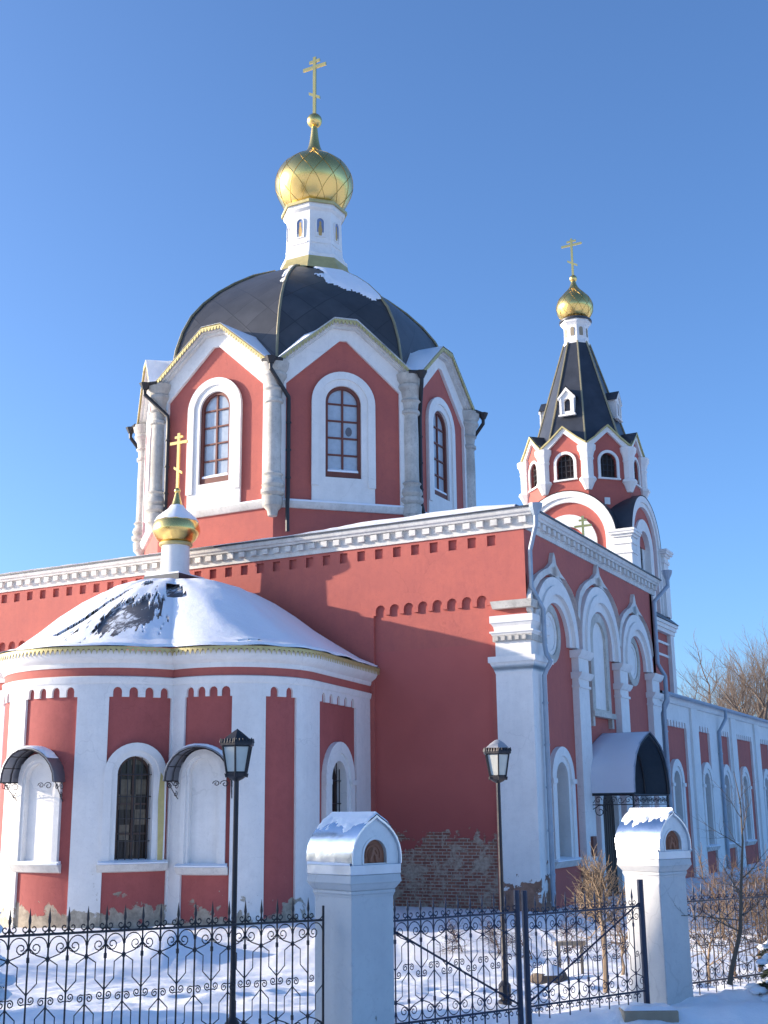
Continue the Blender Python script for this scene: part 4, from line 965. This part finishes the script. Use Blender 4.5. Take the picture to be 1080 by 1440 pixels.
# ------------------------------------------------------------------ gate pillars
def world_at(lat, dep, z=0): p = RT * lat + FW * dep; return Vector((p.x, p.y, z))
ICONW = .13
def make_pillar(loc, label, k=1.0, sunny=False):
    t = thing('gate_pillar', label, 'gate pillar', loc, radians(-20 if not sunny else -24), 'masonry gate pillars')
    H = 1.77 - loc[2]; hw, hd = (.265, .275) if not sunny else (.235, .265)           # local +X = icon face
    q = MB()
    def bx(o, z0, z1, o2=None):
        o2 = o if o2 is None else o2
        q.add([(sx * (hd + o), sy * (hw + o), z0) for sx, sy in ((-1, -1), (1, -1), (1, 1), (-1, 1))] + [(sx * (hd + o2), sy * (hw + o2), z1) for sx, sy in ((-1, -1), (1, -1), (1, 1), (-1, 1))], [(0, 1, 5, 4), (1, 2, 6, 5), (2, 3, 7, 6), (3, 0, 4, 7), (0, 1, 2, 3), (4, 5, 6, 7)])
    bx(0, -.5, H - .30); bx(0, H - .30, H - .27, .012); bx(.015, H - .27, H - .235); bx(.012, H - .235, H - .17, .055); bx(.06, H - .17, H - .09, .05)
    q.build('pillar_body', plaster('pillar_whitewash', (.72, .73, .74), (.56, .57, .60), peel=(.12, .25, (.32, .27, .2))) if 'PW' not in globals() else PW, t, bevel=.008, world=False)
    q = MB(); bx_ = lambda o, z0, z1: q.box(-hd - o, hd + o, -hw - o, hw + o, z0, z1)
    bx_(.055, H - .09, H); q.build('metal_fascia', ZINC, t, world=False, bevel=.004)
    half = [(hw + .05, 0), (hw + .052, .06), (hw + .047, .12), (hw + .03, .18), (hw + .0, .24), (hw - .042, .295), (hw - .095, .345), (hw - .155, .388), (hw - .215, .42), (0, .455)]
    pr = [(-a, b) for a, b in half] + [(a, b) for a, b in half[::-1][1:]]
    n = len(pr)
    q = MB(); xx = (-hd - .07, hd + .07)
    q.add([(x, a, H + .005 + b) for x in xx for a, b in pr] + [(x, a * .96, H + b * .96) for x in xx for a, b in pr], [(j, j + 1, n + j + 1, n + j) for j in range(n - 1)] + [(2 * n + j, 2 * n + j + 1, 3 * n + j + 1, 3 * n + j) for j in range(n - 1)] + [(j, j + 1, 2 * n + j + 1, 2 * n + j) for j in range(n - 1)] + [(n + j, n + j + 1, 3 * n + j + 1, 3 * n + j) for j in range(n - 1)])
    q.build('cap_roof', metal('polished_cap_sheet', (.62, .66, .72), .22, sc=2.5), t, world=False, sharp=50)
    q = MB(lambda u, v, w: (w, u, v))
    prs = [(a * .955, H + b * .955) for a, b in pr]
    ic = arch(0, H + .012, H + .085, .145, 14)
    q.plate(prs, [ic], -.3, hd + .035); gb = q.build('cap_gable', WHITE, t, world=False)
    q = MB(lambda u, v, w: (w, u, v)); q.plate([(-.165, H + .005)] + arc_pts(0, H + .085, .165, pi, 0, 14) + [(.165, H + .005), (.145, H + .005)] + arc_pts(0, H + .085, .145, 0, pi, 14) + [(-.145, H + .005)], (), hd, hd + .045); q.build('niche_rim', WHITE, gb, world=False)
    q = MB(lambda u, v, w: (w, u, v)); q.plate(ic, (), hd - .05, hd + .0)
    for rr in (.095, .06): q.tube([(a, b, hd + .004) for a, b in arc_pts(0, H + .085, rr, -.3, pi + .3, 12)], .009, 5)
    q.tube([(-.04, H + .02, hd + .005), (-.02, H + .1, hd + .008), (.0, H + .15, hd + .008)], [.02, .03, .02], 6); q.tube([(.05, H + .02, hd), (.03, H + .08, hd + .005), (.0, H + .12, hd + .005)], [.02, .022, .01], 6)
    q.build('icon_relief', ICON, gb, world=False)
    # snow on the crown of the cap, ragged lower edge
    q = MB(); vs = []; ni = 44; nj = 60
    def prof_at(s):       # s 0..1 across from -side to +side
        f = s * (n - 1); i = min(int(f), n - 2); r_ = f - i; return (pr[i][0] + (pr[i + 1][0] - pr[i][0]) * r_, pr[i][1] + (pr[i + 1][1] - pr[i][1]) * r_)
    ext = .24 if not sunny else .29
    mvs = []
    for i in range(ni + 1):
        x = xx[0] + .0 + (xx[1] - xx[0]) * i / ni
        for j in range(nj + 1):
            s_v = .5 - ext + 2 * ext * j / nj; a, b = prof_at(s_v)
            e = 1 - abs(j / nj * 2 - 1); mv = e - .30 - .45 * noise.noise((x * 5, s_v * 3, loc[0])) - .22 * noise.noise((x * 14, s_v * 9, loc[0])) - .1 * noise.noise((x * 40, s_v * 30, loc[0]))
            th_ = -.004 + .034 * max(0, min(1, mv * 4)) * (0.5 if i in (0, ni) else 1)
            vs.append((x, a * (1 + th_), H + .005 + b + th_)); mvs.append(mv)
    q.add(vs, [(i * (nj + 1) + j, i * (nj + 1) + j + 1, (i + 1) * (nj + 1) + j + 1, (i + 1) * (nj + 1) + j) for i in range(ni) for j in range(nj) if mvs[i * (nj + 1) + j] > 0 or mvs[(i + 1) * (nj + 1) + j + 1] > 0])
    q.build('cap_snow', SNOWROOF, t, world=False)
    # snow on the eave ledge
    q = MB(); vs = []
    for i in range(13):
        y = -hw - .05
        x = -hd - .05 + (2 * hd + .1) * i / 12
        h_ = .02 + .015 * noise.noise((x * 6, 2, loc[0])); vs += [(x, y - .01, H), (x, y - .012, H + h_), (x, y + .06, H + h_ + .012)]
    q.add(vs, [(i * 3 + j, i * 3 + j + 1, i * 3 + j + 4, i * 3 + j + 3) for i in range(12) for j in range(2)]); q.build('ledge_snow', SNOWROOF, t, world=False)
    return t
PW = plaster('pillar_whitewash', (.58, .575, .56), (.42, .42, .43), peel=(-.1, .6, (.34, .31, .27)), grime=1.5)
P1 = world_at(-.33, 12.2, .08); P2 = world_at(3.15, 14.85, .0)
pa = make_pillar(P1, 'white gate pillar between the scroll fence and the left gate leaf, polished metal cap')
pb = make_pillar(P2, 'white gate pillar at the right end of the gate, striped by a sunlit post shadow', sunny=True)
# scuffed box left of the first pillar foot
# stone slab under the second pillar
sl = world_at(2.86, 14.25, .06)
q = MB(); q.box(-.30, .30, -.16, .16, -.1, .045); sb = q.build('doorstep_slab', WOODPOST, None, world=False, bevel=.015); sb.location = sl; sb.rotation_euler = (0, 0, radians(28)); tag(sb, 'low weathered slab at the foot of the right gate pillar', 'stone slab')
q = MB(); q.v = []; nn_ = 10; vs = []
for i in range(nn_ + 1):
    for j in range(6): vs.append((-.29 + .58 * i / nn_, -.13 + .28 * j / 5, .046 + (.03 + .02 * noise.noise((i * .7, j * .7, 2)) if 0 < i < nn_ and 0 < j else 0)))
q.add(vs, [(i * 6 + j, i * 6 + j + 1, (i + 1) * 6 + j + 1, (i + 1) * 6 + j) for i in range(nn_) for j in range(5)]); q.build('slab_snow', SNOWROOF, sb, world=False)

# ------------------------------------------------------------------ wrought iron fence and gate
def curl_cell(q, s, H, zr0, zr1, rad):
    """one repeat (two bars) of the scrollwork, in the plane y=0. bars at x=0 (node bar) and x=s (junction bar), next node bar 2s"""
    T = lambda pts, r_=rad: q.tube([(a, 0, b) for a, b in pts], r_, 4, cap=False)
    def half(sgn, zt, zb, nodeA):
        # sgn=+1: from top rail downwards; -1: from bottom rail upwards. nodeA: x of node bar
        Z = lambda d: zt - sgn * d
        for b in (0, s):
            # little curls outside the rail
            for e in (-1, 1):
                T([(b, Z(-.012))] + [(b + e * (.036 + .026 * (1 - .55 * k / 9) * cos(radians(-150) + 1.75 * pi * k / 9)), Z(-.048) + sgn * .028 * (1 - .55 * k / 9) * sin(radians(-150) + 1.75 * pi * k / 9)) for k in range(10)])
            # arc between bars hanging above and below the rail
            T([(b + s * .5 - s * .47 * cos(pi * k / 10), Z(-.055) + sgn * -.055 * sin(pi * k / 10)) for k in range(11)])
            # big loop under the rail closing with a spiral
            c = (b + s * .5, Z(.105)); r0 = s * .46
            lp = [(c[0] + r0 * cos(pi - pi * k / 10), c[1] + sgn * .085 * sin(pi * k / 10)) for k in range(11)]
            sp = [(c[0] + s * .14 + s * .32 * (1 - .75 * k / 12) * cos(-2.6 * pi * k / 12 * 1), c[1] - sgn * .0 - sgn * s * .32 * (1 - .75 * k / 12) * sin(2.6 * pi * k / 12)) for k in range(13)]
            if nodeA == 0 and b == s or nodeA == s and b == 0: lp = [(2 * c[0] - x, z) for x, z in lp]; sp = [(2 * c[0] - x, z) for x, z in sp]
            T(lp + sp[1:])
        n = nodeA
        for e in (-1, 1):
            T([(n + e * s * .95, Z(.10)), (n + e * s * .72, Z(.155)), (n + e * s * .28, Z(.185)), (n, Z(.205))] if False else [(n, Z(.19)), (n + e * s * .5, Z(.245)), (n + e * s * .5, Z(.38)), (n + e * s * .95, Z(.455)), (n + e * s * 1.0, Z(.475))])
            # scroll pair at the junction, on the neighbouring bar
            j = n + e * s
            cq = (j + e * .038, .505); T([(j, Z(.46)), (j, Z(.535))] + [(cq[0] + e * .031 * (1 - .75 * k / 14) * cos(radians(-125) + 2.75 * pi * k / 14), Z(cq[1]) + sgn * .034 * (1 - .75 * k / 14) * sin(radians(-125) + 2.75 * pi * k / 14)) for k in range(15)])
            T([(n + e * s * .95, Z(.105)), (n + e * s * .6, Z(.16)), (n + e * s * .15, Z(.185)), (n, Z(.2))])
    half(1, zr1, None, 0); half(-1, zr0, None, s)
def fence_panel(name, label, cat, A, B, zb, zt, nb, group, rail_lo=.13, posts=(), brace=None, mat=SHADEIRON, zr=(None, None), rad=.0052, extra=None):
    """A,B: ends on the ground (world); zb/zt: heights of bar ends above A.z; nb bars"""
    d = Vector(B) - Vector(A); L = Vector((d.x, d.y, 0)).length; t = thing(name, label, cat, A, atan2(d.y, d.x), group)
    sl_ = d.z / L; s = L / nb
    sh_ = lambda x, y, z: (x, y, z + sl_ * x)
    r1 = zt - .21; r0 = zb + .14
    for z in (r0, r1): q = MB(sh_); q.box(0, L, -.007, .007, z - .010, z + .010); q.build('rail', mat, t, world=False)
    for k in range(nb + 1):
        x = k * s
        if k in (0, nb) and posts: continue
        q = MB(sh_); q.tube([(x, 0, zb + (.03 if k % 2 else 0)), (x, 0, zt - .12)], .0078, 6, cap=False)
        q.tube([(x, 0, zt - .13), (x, 0, zt - .105), (x, 0, zt - .09), (x, 0, zt)], [.008, .0135, .0125, .001], 6)
        for z in (r1 - .195, r0 + .195): q.tube([(x, 0, z - .02), (x, 0, z + .02)], .0135, 6)
        q.build('picket', mat, t, world=False)
    q = MB(sh_)
    for k in range(0, nb, 2):
        q2 = MB(); curl_cell(q2, s, zt, r0, r1, rad); q2.v = [(x + k * s, y, z) for x, y, z in q2.v]
        # keep inside the panel
        fs = [f for f in q2.f if all(-.02 <= q2.v[i][0] <= L + .02 for i in f)]
        q.add(q2.v, fs)
    q.build('scrollwork', mat, t, world=False)
    for x, r_, za, zc in posts: q = MB(); q.tube([(x, 0, za), (x, 0, zc)], r_, 10); q.v = [(a, b, c + sl_ * x) for a, b, c in q.v]; q.build('post', mat, t, world=False)
    if brace: q = MB(sh_); q.tube([(brace[0], .012, brace[1]), (brace[2], .012, brace[3])], .011, 5); q.build('brace', mat, t, world=False)
    return t, L
ldir = (P2 - P1).normalized()
A1 = P1 + Vector((ldir.x, ldir.y, 0)) * .33; A1.z = .08
Bc = world_at(1.36, 13.38, .08); Bd = world_at(1.45, 13.45, .08); A2 = P2 - Vector((ldir.x, ldir.y, 0)) * .34; A2 = world_at(2.90, 14.50, .08)
fence_panel('gate_leaf', 'left iron gate leaf, braced from its upper left corner down to the middle post', 'gate leaf', A1, Bc, .04, 1.34, 11, 'iron gate leaves', posts=((0, .014, .04, 1.25), ((Bc - A1).xy.length, .032, -.02, 1.35)), brace=(.03, 1.1, (Bc - A1).xy.length - .02, .22))
fence_panel('gate_leaf', 'right iron gate leaf, braced upwards to the sunlit pillar', 'gate leaf', Bd, A2, .04, 1.30, 12, 'iron gate leaves', posts=((0, .034, -.03, 1.34), ((A2 - Bd).xy.length, .036, -.06, 1.38)), brace=(.03, .22, (A2 - Bd).xy.length - .03, 1.12))
E1 = P1 - Vector((ldir.x, ldir.y, 0)) * .36; E1.z = .08
E0 = world_at(-3.9, 9.75, .14)
nleft = int(round((E1 - E0).xy.length / .168))
fence_panel('iron_fence', 'scrollwork iron fence with spear tops left of the gate pillar', 'fence', E0, E1, .02, 1.40, nleft, 'scrollwork iron fences', posts=((0, .02, -.1, 1.3), ((E1 - E0).xy.length, .012, -.05, 1.32)), mat=BLACKIRON)
G0 = P2 + Vector((ldir.x, ldir.y, 0)) * .36; G0.z = .05; G1 = world_at(8.4, 19.2, -.05)
fence_panel('iron_fence', 'scrollwork iron fence right of the sunlit pillar, behind the leaning sapling', 'fence', G0, G1, .05, 1.32, int(round((G1 - G0).xy.length / .165)), 'scrollwork iron fences', posts=((0, .014, -.05, 1.25), ((G1 - G0).xy.length, .03, -.1, 1.3)))

# ------------------------------------------------------------------ street lamps
def make_lamp(loc, rz, label, snowy):
    t = thing('street_lamp', label, 'street lamp', loc, rz, 'black lantern lamps behind the fence'); H = 3.07 - 0
    H = 3.1 - loc[2] + (.0)
    q = MB(); q.lathe([(.075, -.3), (.075, .02), (.085, .03), (.085, .06), (.05, .08), (.05, .1), (.075, .1), (.075, .24), (.05, .27), (.032, .3), (.028, .9), (.026, H - .52), (.026, H - .50)], (0, 0), 10)
    q.tube([(0, 0, .12), (.08, .03, .13)], .012, 5)
    q.build('post', BLACKIRON, t, world=False)
    zb = H - .5
    R6 = lambda r_, z, k: (r_ * cos(pi / 3 * k), r_ * sin(pi / 3 * k), z)
    q = MB(); q.lathe([(.03, zb - .02), (.075, zb), (.115, zb + .03), (.12, zb + .06), (.105, zb + .075), (0, zb + .075)], (0, 0), 6)
    for k in range(6):
        a = R6(.112, zb + .06, k); b = R6(.162, zb + .33, k); q.tube([a, b], .011, 4)
        c0 = R6(.185, zb + .37, k); q.tube([c0, (c0[0], c0[1], c0[2] + .045)], [.014, .004], 5)
        d0 = R6(.12, zb + .045, k); q.tube([(d0[0], d0[1], d0[2] - .03), (d0[0], d0[1], d0[2] + .01)], [.006, .016], 5)
    for k in range(6):
        a = Vector(R6(.18, zb + .385, k)); b = Vector(R6(.18, zb + .385, k + 1))
        for j in range(5): p = a.lerp(b, (j + .5) / 5); q.tube([p - Vector((0, 0, .02)), p + Vector((0, 0, .022))], [.016, .008], 5)
    q.lathe([(.16, zb + .325), (.19, zb + .34), (.19, zb + .375), (.165, zb + .39)], (0, 0), 6)
    la = q.build('lantern_frame', BLACKIRON, t, world=False)
    q = MB(); q.lathe([(.175, zb + .38), (.12, zb + .43), (.06, zb + .475), (.02, zb + .5), (0, zb + .515)], (0, 0), 6); rf = q.build('lantern_roof', BLACKIRON, t, world=False)
    if snowy: q = MB(); q.lathe([(.16, zb + .40), (.10, zb + .455), (.03, zb + .5), (0, zb + .505)], (0, 0), 6); q.v = [(x, y, z + .01 + .012 * noise.noise((x * 20, y * 20, 0))) for x, y, z in q.v]; q.build('lantern_snow', simple('dusty_snow', (.34, .34, .36), .8), rf, world=False)
    for k in range(6):
        q = MB(); v = [R6(.106, zb + .075, k), R6(.106, zb + .075, k + 1), R6(.155, zb + .33, k + 1), R6(.155, zb + .33, k)]
        v = [Vector(x) for x in v]; c = sum(v, Vector()) / 4; inn = [x - Vector((c.x, c.y, 0)).normalized() * .006 for x in v]
        q.add(v + inn, [(0, 1, 2, 3), (4, 7, 6, 5), (0, 1, 5, 4), (1, 2, 6, 5), (2, 3, 7, 6), (3, 0, 4, 7)]); q.build('lantern_pane', MILK, la, world=False)
    return t
make_lamp(world_at(-1.56, 12.8, .0), radians(28 + 90), 'black street lamp in front of the apse, behind the left fence', False)
make_lamp(world_at(1.395, 15.5, -.04), radians(28 + 30), 'black street lamp in front of the brick patch, behind the left gate leaf', True)

# ------------------------------------------------------------------ trees and shrubs
def grow(q, p, d, L, r, depth, rnd, opts, bright=None):
    """recursive branch: a bent tube, then children"""
    n = opts.get('seg', 4); pts = [p.copy()]; rr = [r]; dd = d.copy(); cur = p.copy()
    for i in range(n):
        dd = (dd + Vector((rnd.gauss(0, 1), rnd.gauss(0, 1), rnd.gauss(0, .6))) * opts['wob'] + Vector((0, 0, opts['up']))).normalized()
        cur = cur + dd * L / n; pts.append(cur.copy()); rr.append(r * (1 - (1 - opts['taper']) * (i + 1) / n))
    q.tube(pts, rr, 5 if r > .03 else 3, cap=False)
    if depth <= 0: return
    k = opts['kids'][min(len(opts['kids']) - 1, opts['D'] - depth)]
    for j in range(k):
        f = opts['start'] + (1 - opts['start']) * (j + rnd.random()) / k; f = min(.999, f); i = int(f * n); a = pts[i].lerp(pts[i + 1], f * n - i)
        ax = dd.orthogonal().normalized(); ax.rotate(Matrix.Rotation(rnd.random() * 2 * pi, 3, dd) if False else Matrix.Rotation(rnd.uniform(0, 2 * pi), 3, dd))
        nd = (dd * cos(opts['ang']) + ax * sin(opts['ang'] * rnd.uniform(.7, 1.3))).normalized()
        grow(q, a, nd, L * opts['len'] * rnd.uniform(.7, 1.1) * (1.15 - .5 * f), rr[i] * opts['rad'], depth - 1, rnd, opts)
    # leader carries on
    if opts.get('leader', True): grow(q, pts[-1], dd, L * .62, rr[-1], depth - 1, rnd, opts)
def bare_tree(name, label, cat, loc, H, r, seed, mat, opts, group=None, lean=(0, 0)):
    t = thing(name, label, cat, loc, 0, group); rnd = random.Random(seed)
    q = MB(); th_ = H * opts.get('trunk', .3)
    tip = Vector((lean[0] * th_, lean[1] * th_, th_)); q.tube([Vector((0, 0, -.3)), Vector((0, 0, 0)), tip * .5 + Vector((rnd.gauss(0, .01) * H, rnd.gauss(0, .01) * H, 0)), tip], [r * 1.25, r, r * .85, r * .7], 7)
    q.build('trunk', mat, t, world=False)
    q = MB(); o = dict(opts); o['D'] = opts['depth']
    grow(q, tip, Vector((lean[0], lean[1], 1)).normalized(), H * opts.get('first', .34), r * .7, opts['depth'], rnd, o)
    q.build('crown', mat, t, world=False, sharp=180); return t
FAR = dict(wob=.16, up=.10, taper=.5, kids=[5, 5, 5, 4], start=.25, ang=.72, len=.72, rad=.55, depth=4, seg=4, trunk=.25, first=.32)
rnd = random.Random(5)
labels_far = ['tall bare tree behind the wing roof, nearest the tower', 'bare tree with low forked crown behind the wing roof', 'bare tree with dense twiggy crown beyond the wing', 'tall brown bare tree at the right edge of the frame',
              'slim bare tree between two denser crowns beyond the wing', 'bare tree with a leaning trunk beyond the wing roof', 'wide bare tree reaching out of the frame on the right', 'small bare tree low behind the wing gutter', 'broad bare tree filling the gap near the right edge', 'tall thin bare tree rising over the middle of the wing roof']
for i, (px, dep, H) in enumerate(((968, 100, 15.0), (1000, 108, 18.5), (1030, 96, 18.5), (1068, 92, 19), (985, 118, 17), (1048, 112, 20), (1095, 100, 19), (955, 125, 14), (1080, 105, 19), (1018, 101, 17))):
    bare_tree('bare_tree', labels_far[i], 'tree', world_at((px - 540) / 1742 * dep, dep, -.8), H, H * .016, 20 + i, FARBARK, FAR, 'bare trees beyond the wing', lean=(rnd.gauss(0, .06), rnd.gauss(0, .06)))
SH = dict(wob=.12, up=.10, taper=.55, kids=[7, 5, 4], start=.05, ang=.62, len=.8, rad=.6, depth=3, seg=4, trunk=.22, first=.32)
def px_at(px, dep, z=None):
    w = world_at((px - 540) / 1742 * dep, dep, 0); w.z = gz_full(w.x, w.y) if z is None else z; return w
# small pruned tree inside the gate
BU = dict(wob=.17, up=.09, taper=.6, kids=[11, 7, 5, 4], start=.0, ang=.85, len=.86, rad=.62, depth=3, seg=4, trunk=.36, first=.26)
bare_tree('young_tree', 'pale bare young tree with a dense twiggy crown behind the right gate leaf', 'young tree', px_at(834, 17.2), 2.2, .042, 3, TWIG, BU)
# leaning sapling to the right, in front of the fence
t = thing('sapling', 'dark thin leaning sapling in front of the right fence', 'sapling', px_at(1004, 14.9), 0)
S = lambda px, py, dep=14.9: (world_at((px - 540) / 1742 * dep, dep, EZ - (py - 1129) / 1742 * dep) - t.location)
q = MB(); q.tube([S(1002, 1368), S(1006, 1350), S(1022, 1300), S(1028, 1240), S(1035, 1180), S(1036, 1130), S(1030, 1085)], [.033, .03, .024, .018, .013, .008, .003], 7); q.build('trunk', BARK, t, world=False)
q = MB(); rnd = random.Random(9); o = dict(wob=.14, up=.03, taper=.4, kids=[4, 3], start=.2, ang=.7, len=.6, rad=.6, depth=2, D=2, seg=4)
for (x0, y0, x1, y1, r_) in ((1022, 1300, 965, 1275, .012), (1024, 1285, 905, 1282, .009), (1027, 1250, 985, 1205, .010), (1030, 1230, 1078, 1190, .010), (1034, 1190, 990, 1150, .008), (1035, 1170, 1062, 1120, .008), (1036, 1150, 1010, 1100, .006), (1034, 1130, 1048, 1075, .005), (1025, 1280, 1075, 1255, .010), (1020, 1305, 1060, 1330, .008), (1008, 1345, 1075, 1340, .006)):
    a, b = S(x0, y0), S(x1, y1, 14.9 + rnd.uniform(-.6, .4)); dv = b - a; grow(q, a, dv.normalized(), dv.length * .72, r_, 2, rnd, o)
q.build('crown', BARK, t, world=False, sharp=180)
# thicket behind the right fence
SHR = dict(wob=.24, up=.03, taper=.6, kids=[10, 6, 4], start=.05, ang=.9, len=.85, rad=.6, depth=3, seg=4, trunk=.1, first=.32)
labs = ['brown bare shrub right behind the sunlit pillar', 'bushy bare shrub in the middle of the right fence', 'tall bare shrub behind the leaning sapling', 'bare shrub at the right edge behind the fence', 'low bare shrub against the wing wall', 'bare shrub just left of the wing wall windows', 'thin bare shrub between the porch and the right gate pillar', 'bare shrub in shade under the wing windows']
for i, (px, dep, H) in enumerate(((975, 19, 2.2), (1012, 20, 2.3), (1045, 21, 2.5), (1078, 19.5, 2.4), (1000, 27, 2.7), (1060, 28, 2.9), (858, 21, 2.3), (1030, 32, 2.6))):
    bare_tree('bare_shrub', labs[i], 'shrub', px_at(px, dep), H, .03 * H / 2.2, 60 + i, TWIG if i % 3 == 0 else TWIGRED, SHR, 'bare shrubs in the churchyard')
# low dark shrubs along the brick wall
labs = ['low dark shrub at the foot of the bare brick wall', 'low dark shrub beside the second lamp', 'low dark shrub before the white corner pier', 'flattened dark shrub by the corner downpipe']
for i, (px, dep, H) in enumerate(((640, 26, .9), (690, 25.5, 1.0), (735, 25, 1.1), (785, 24, 1.2))):
    bare_tree('low_shrub', labs[i], 'shrub', px_at(px, dep), H, .02, 90 + i, WOODDARK, dict(SHR, trunk=.05, ang=.9, up=0, first=.45), 'low dark shrubs by the wall')
# wooden post frame in the yard
t = thing('wooden_trestle', 'weathered wooden trestle standing in the snow behind the right gate leaf', 'trestle', px_at(772, 21.5), radians(28))
q = MB(); q.box(-.03, .03, -.035, .035, -.2, .60); q.box(.36, .41, -.03, .03, -.2, .58); ps = q.build('post', WOODPOST, t, world=False, bevel=.01)
q = MB(); q.box(-.06, .46, -.04, .04, .56, .63); q.build('crossbar', WOODPOST, t, world=False, bevel=.01)
# stump blocks beside it
t = thing('snowy_boulder', 'snow capped dark boulder beside the wooden trestle', 'boulder', px_at(757, 21.0))
q = MB(); q.lathe([(0, -.1), (.3, -.1), (.34, .05), (.28, .16), (.12, .22), (0, .23)], (0, 0), 12); q.v = [(x * (1 + .3 * noise.noise((x * 3, y * 3, z))), y * (1 + .3 * noise.noise((x * 3, y * 3, 4))), z) for x, y, z in q.v]; q.build('rock', BARK, t, world=False)
q = MB(); q.lathe([(.29, .14), (.24, .2), (.12, .27), (0, .29)], (0, 0), 12); q.build('snow_cap', SNOWROOF, t, world=False)

# snow laden spruce at the right edge
def spruce(loc, H, R, seed, label, snowy=True, group=None, zmin=.0, nb=14, rows=9, leaf=1.0):
    t = thing('spruce', label, 'spruce', loc, 0, group); rnd = random.Random(seed)
    q = MB(); q.tube([(0, 0, -.2), (0, 0, H)], [R * .05 + .02, .01], 7); q.build('trunk', BARK, t, world=False)
    q = MB(); sn = MB()
    for i in range(rows):
        f = i / rows; z = zmin + (H - zmin) * (.03 + .95 * f); rl = R * (1 - f) ** .85
        for k in range(max(4, int(nb * (1 - f * .6)))):
            a = rnd.uniform(0, 2 * pi); L = rl * rnd.uniform(.75, 1.1); d = Vector((cos(a), sin(a), 0)); pts = []
            for j in range(5): g = j / 4; pts.append(Vector((0, 0, z)) + d * L * g + Vector((0, 0, L * (.10 * g - .42 * g * g))))
            q.tube(pts, [.012, .01, .008, .006, .003], 3, cap=False)
            # needle sprays
            for j in range(int(10 * leaf) + int(14 * L / R * leaf)):
                g = rnd.uniform(.15, 1); p = pts[0].lerp(pts[-1], g); p.z = z + L * (.10 * g - .42 * g * g); sd_ = Vector((-d.y, d.x, 0)) * rnd.choice((-1, 1)) 
                w = (sd_ * rnd.uniform(.5, 1) + d * rnd.uniform(.2, .8) + Vector((0, 0, rnd.uniform(-.35, .1)))).normalized() * L * rnd.uniform(.12, .28)
                u_ = Vector((0, 0, 1)).cross(w).normalized() * .018 * (1 + H * .15)
                vz = Vector((0, 0, .012 * (1 + H * .1)))
                q.add([p - u_, p + u_, p + w, p + w * .5 + vz, p + w * .5 - vz], [(0, 1, 2), (0, 3, 2), (1, 4, 2)])
            if snowy:
                for j in range(3):
                    g = rnd.uniform(.35, 1); p = pts[0].lerp(pts[-1], g); p.z = z + L * (.10 * g - .42 * g * g) + .02; r_ = rnd.uniform(.05, .10) * (H / 1.6) ** .4
                    vs = []; 
                    for jj in range(5):
                        ph = pi * jj / 4
                        for kk in range(8): th_ = 2 * pi * kk / 8; vs.append(p + d * (r_ * 1.5 * sin(ph) * cos(th_)) + Vector((-d.y, d.x, 0)) * r_ * sin(ph) * sin(th_) + Vector((0, 0, r_ * .6 * cos(ph) + .02)))
                    sn.add(vs, [(jj * 8 + kk, jj * 8 + (kk + 1) % 8, (jj + 1) * 8 + (kk + 1) % 8, (jj + 1) * 8 + kk) for jj in range(4) for kk in range(8)])
    q.build('crown', NEEDLE, t, world=False)
    if snowy: sn.build('branch_snow', SNOWROOF, t, world=False, sharp=180)
    return t
spruce(px_at(1084, 14.9), .9, .58, 4, 'small snow laden spruce low at the right edge', rows=6, nb=12, leaf=1.6)
spruce(px_at(1122, 15.6), 2.3, .72, 5, 'taller spruce with snowy boughs entering at the right edge', rows=10, nb=12, leaf=1.6)
# conifer twigs at the left edge of the frame
spruce(px_at(-22, 12.6), 1.9, .36, 8, 'slim snowy conifer at the left edge beside the fence', rows=12, nb=9, leaf=1.2)
# unseen block added to shade the foreground, then trees out of frame
OFF = dict(wob=.16, up=.08, taper=.5, kids=[6, 5, 5, 4], start=.2, ang=.75, len=.72, rad=.55, depth=4, seg=3, trunk=.22, first=.32)
hs = thing('shade_block', 'unseen two storey block added beyond the left edge to shade the street', 'shade_block', world_at(-29, 9.8, -.1), radians(28))
q = MB(); q.box(-5, 5, -7.8, 7.8, -1, 7.2); q.build('wall', plaster('shade_block_plaster', (.55, .45, .26), (.4, .33, .2)), hs, world=False)
q = MB(lambda u, v, w: (u, w, v)); q.plate([(-5.6, 7.0), (5.6, 7.0), (0, 10.2)], (), -8.2, 8.2, back=True); q.build('roof', DARKROOF, hs, world=False)
for k in range(5):
    for z in (1.0, 4.3):
        q = MB(lambda u, v, w: (5 + w, u, v)); q.plate(rectl(-6.6 + k * 2.9, -5.2 + k * 2.9, z, z + 1.7), [rectl(-6.5 + k * 2.9, -5.3 + k * 2.9, z + .1, z + 1.6)], 0, .08); w_ = q.build('window', WHITE, hs, world=False)
        q = MB(lambda u, v, w: (5 + w, u, v)); q.plate(rectl(-6.5 + k * 2.9, -5.3 + k * 2.9, z + .1, z + 1.6), (), 0, .03); q.build('pane', GLASSDARK, w_, world=False)
for i, (l, b, H) in enumerate(((-30, 20, 9), (-34, 26.5, 11))):
    w = world_at(l, b, 0); bare_tree('bare_tree', ['bare tree left of the frame near the apse', 'bare tree left of the frame further back'][i], 'tree', (w.x, w.y, -.5), H, .18, 70 + i, BARK, OFF, 'bare trees out of frame')
print('objects', len(bpy.data.objects), 'verts', sum(len(m.vertices) for m in bpy.data.meshes))
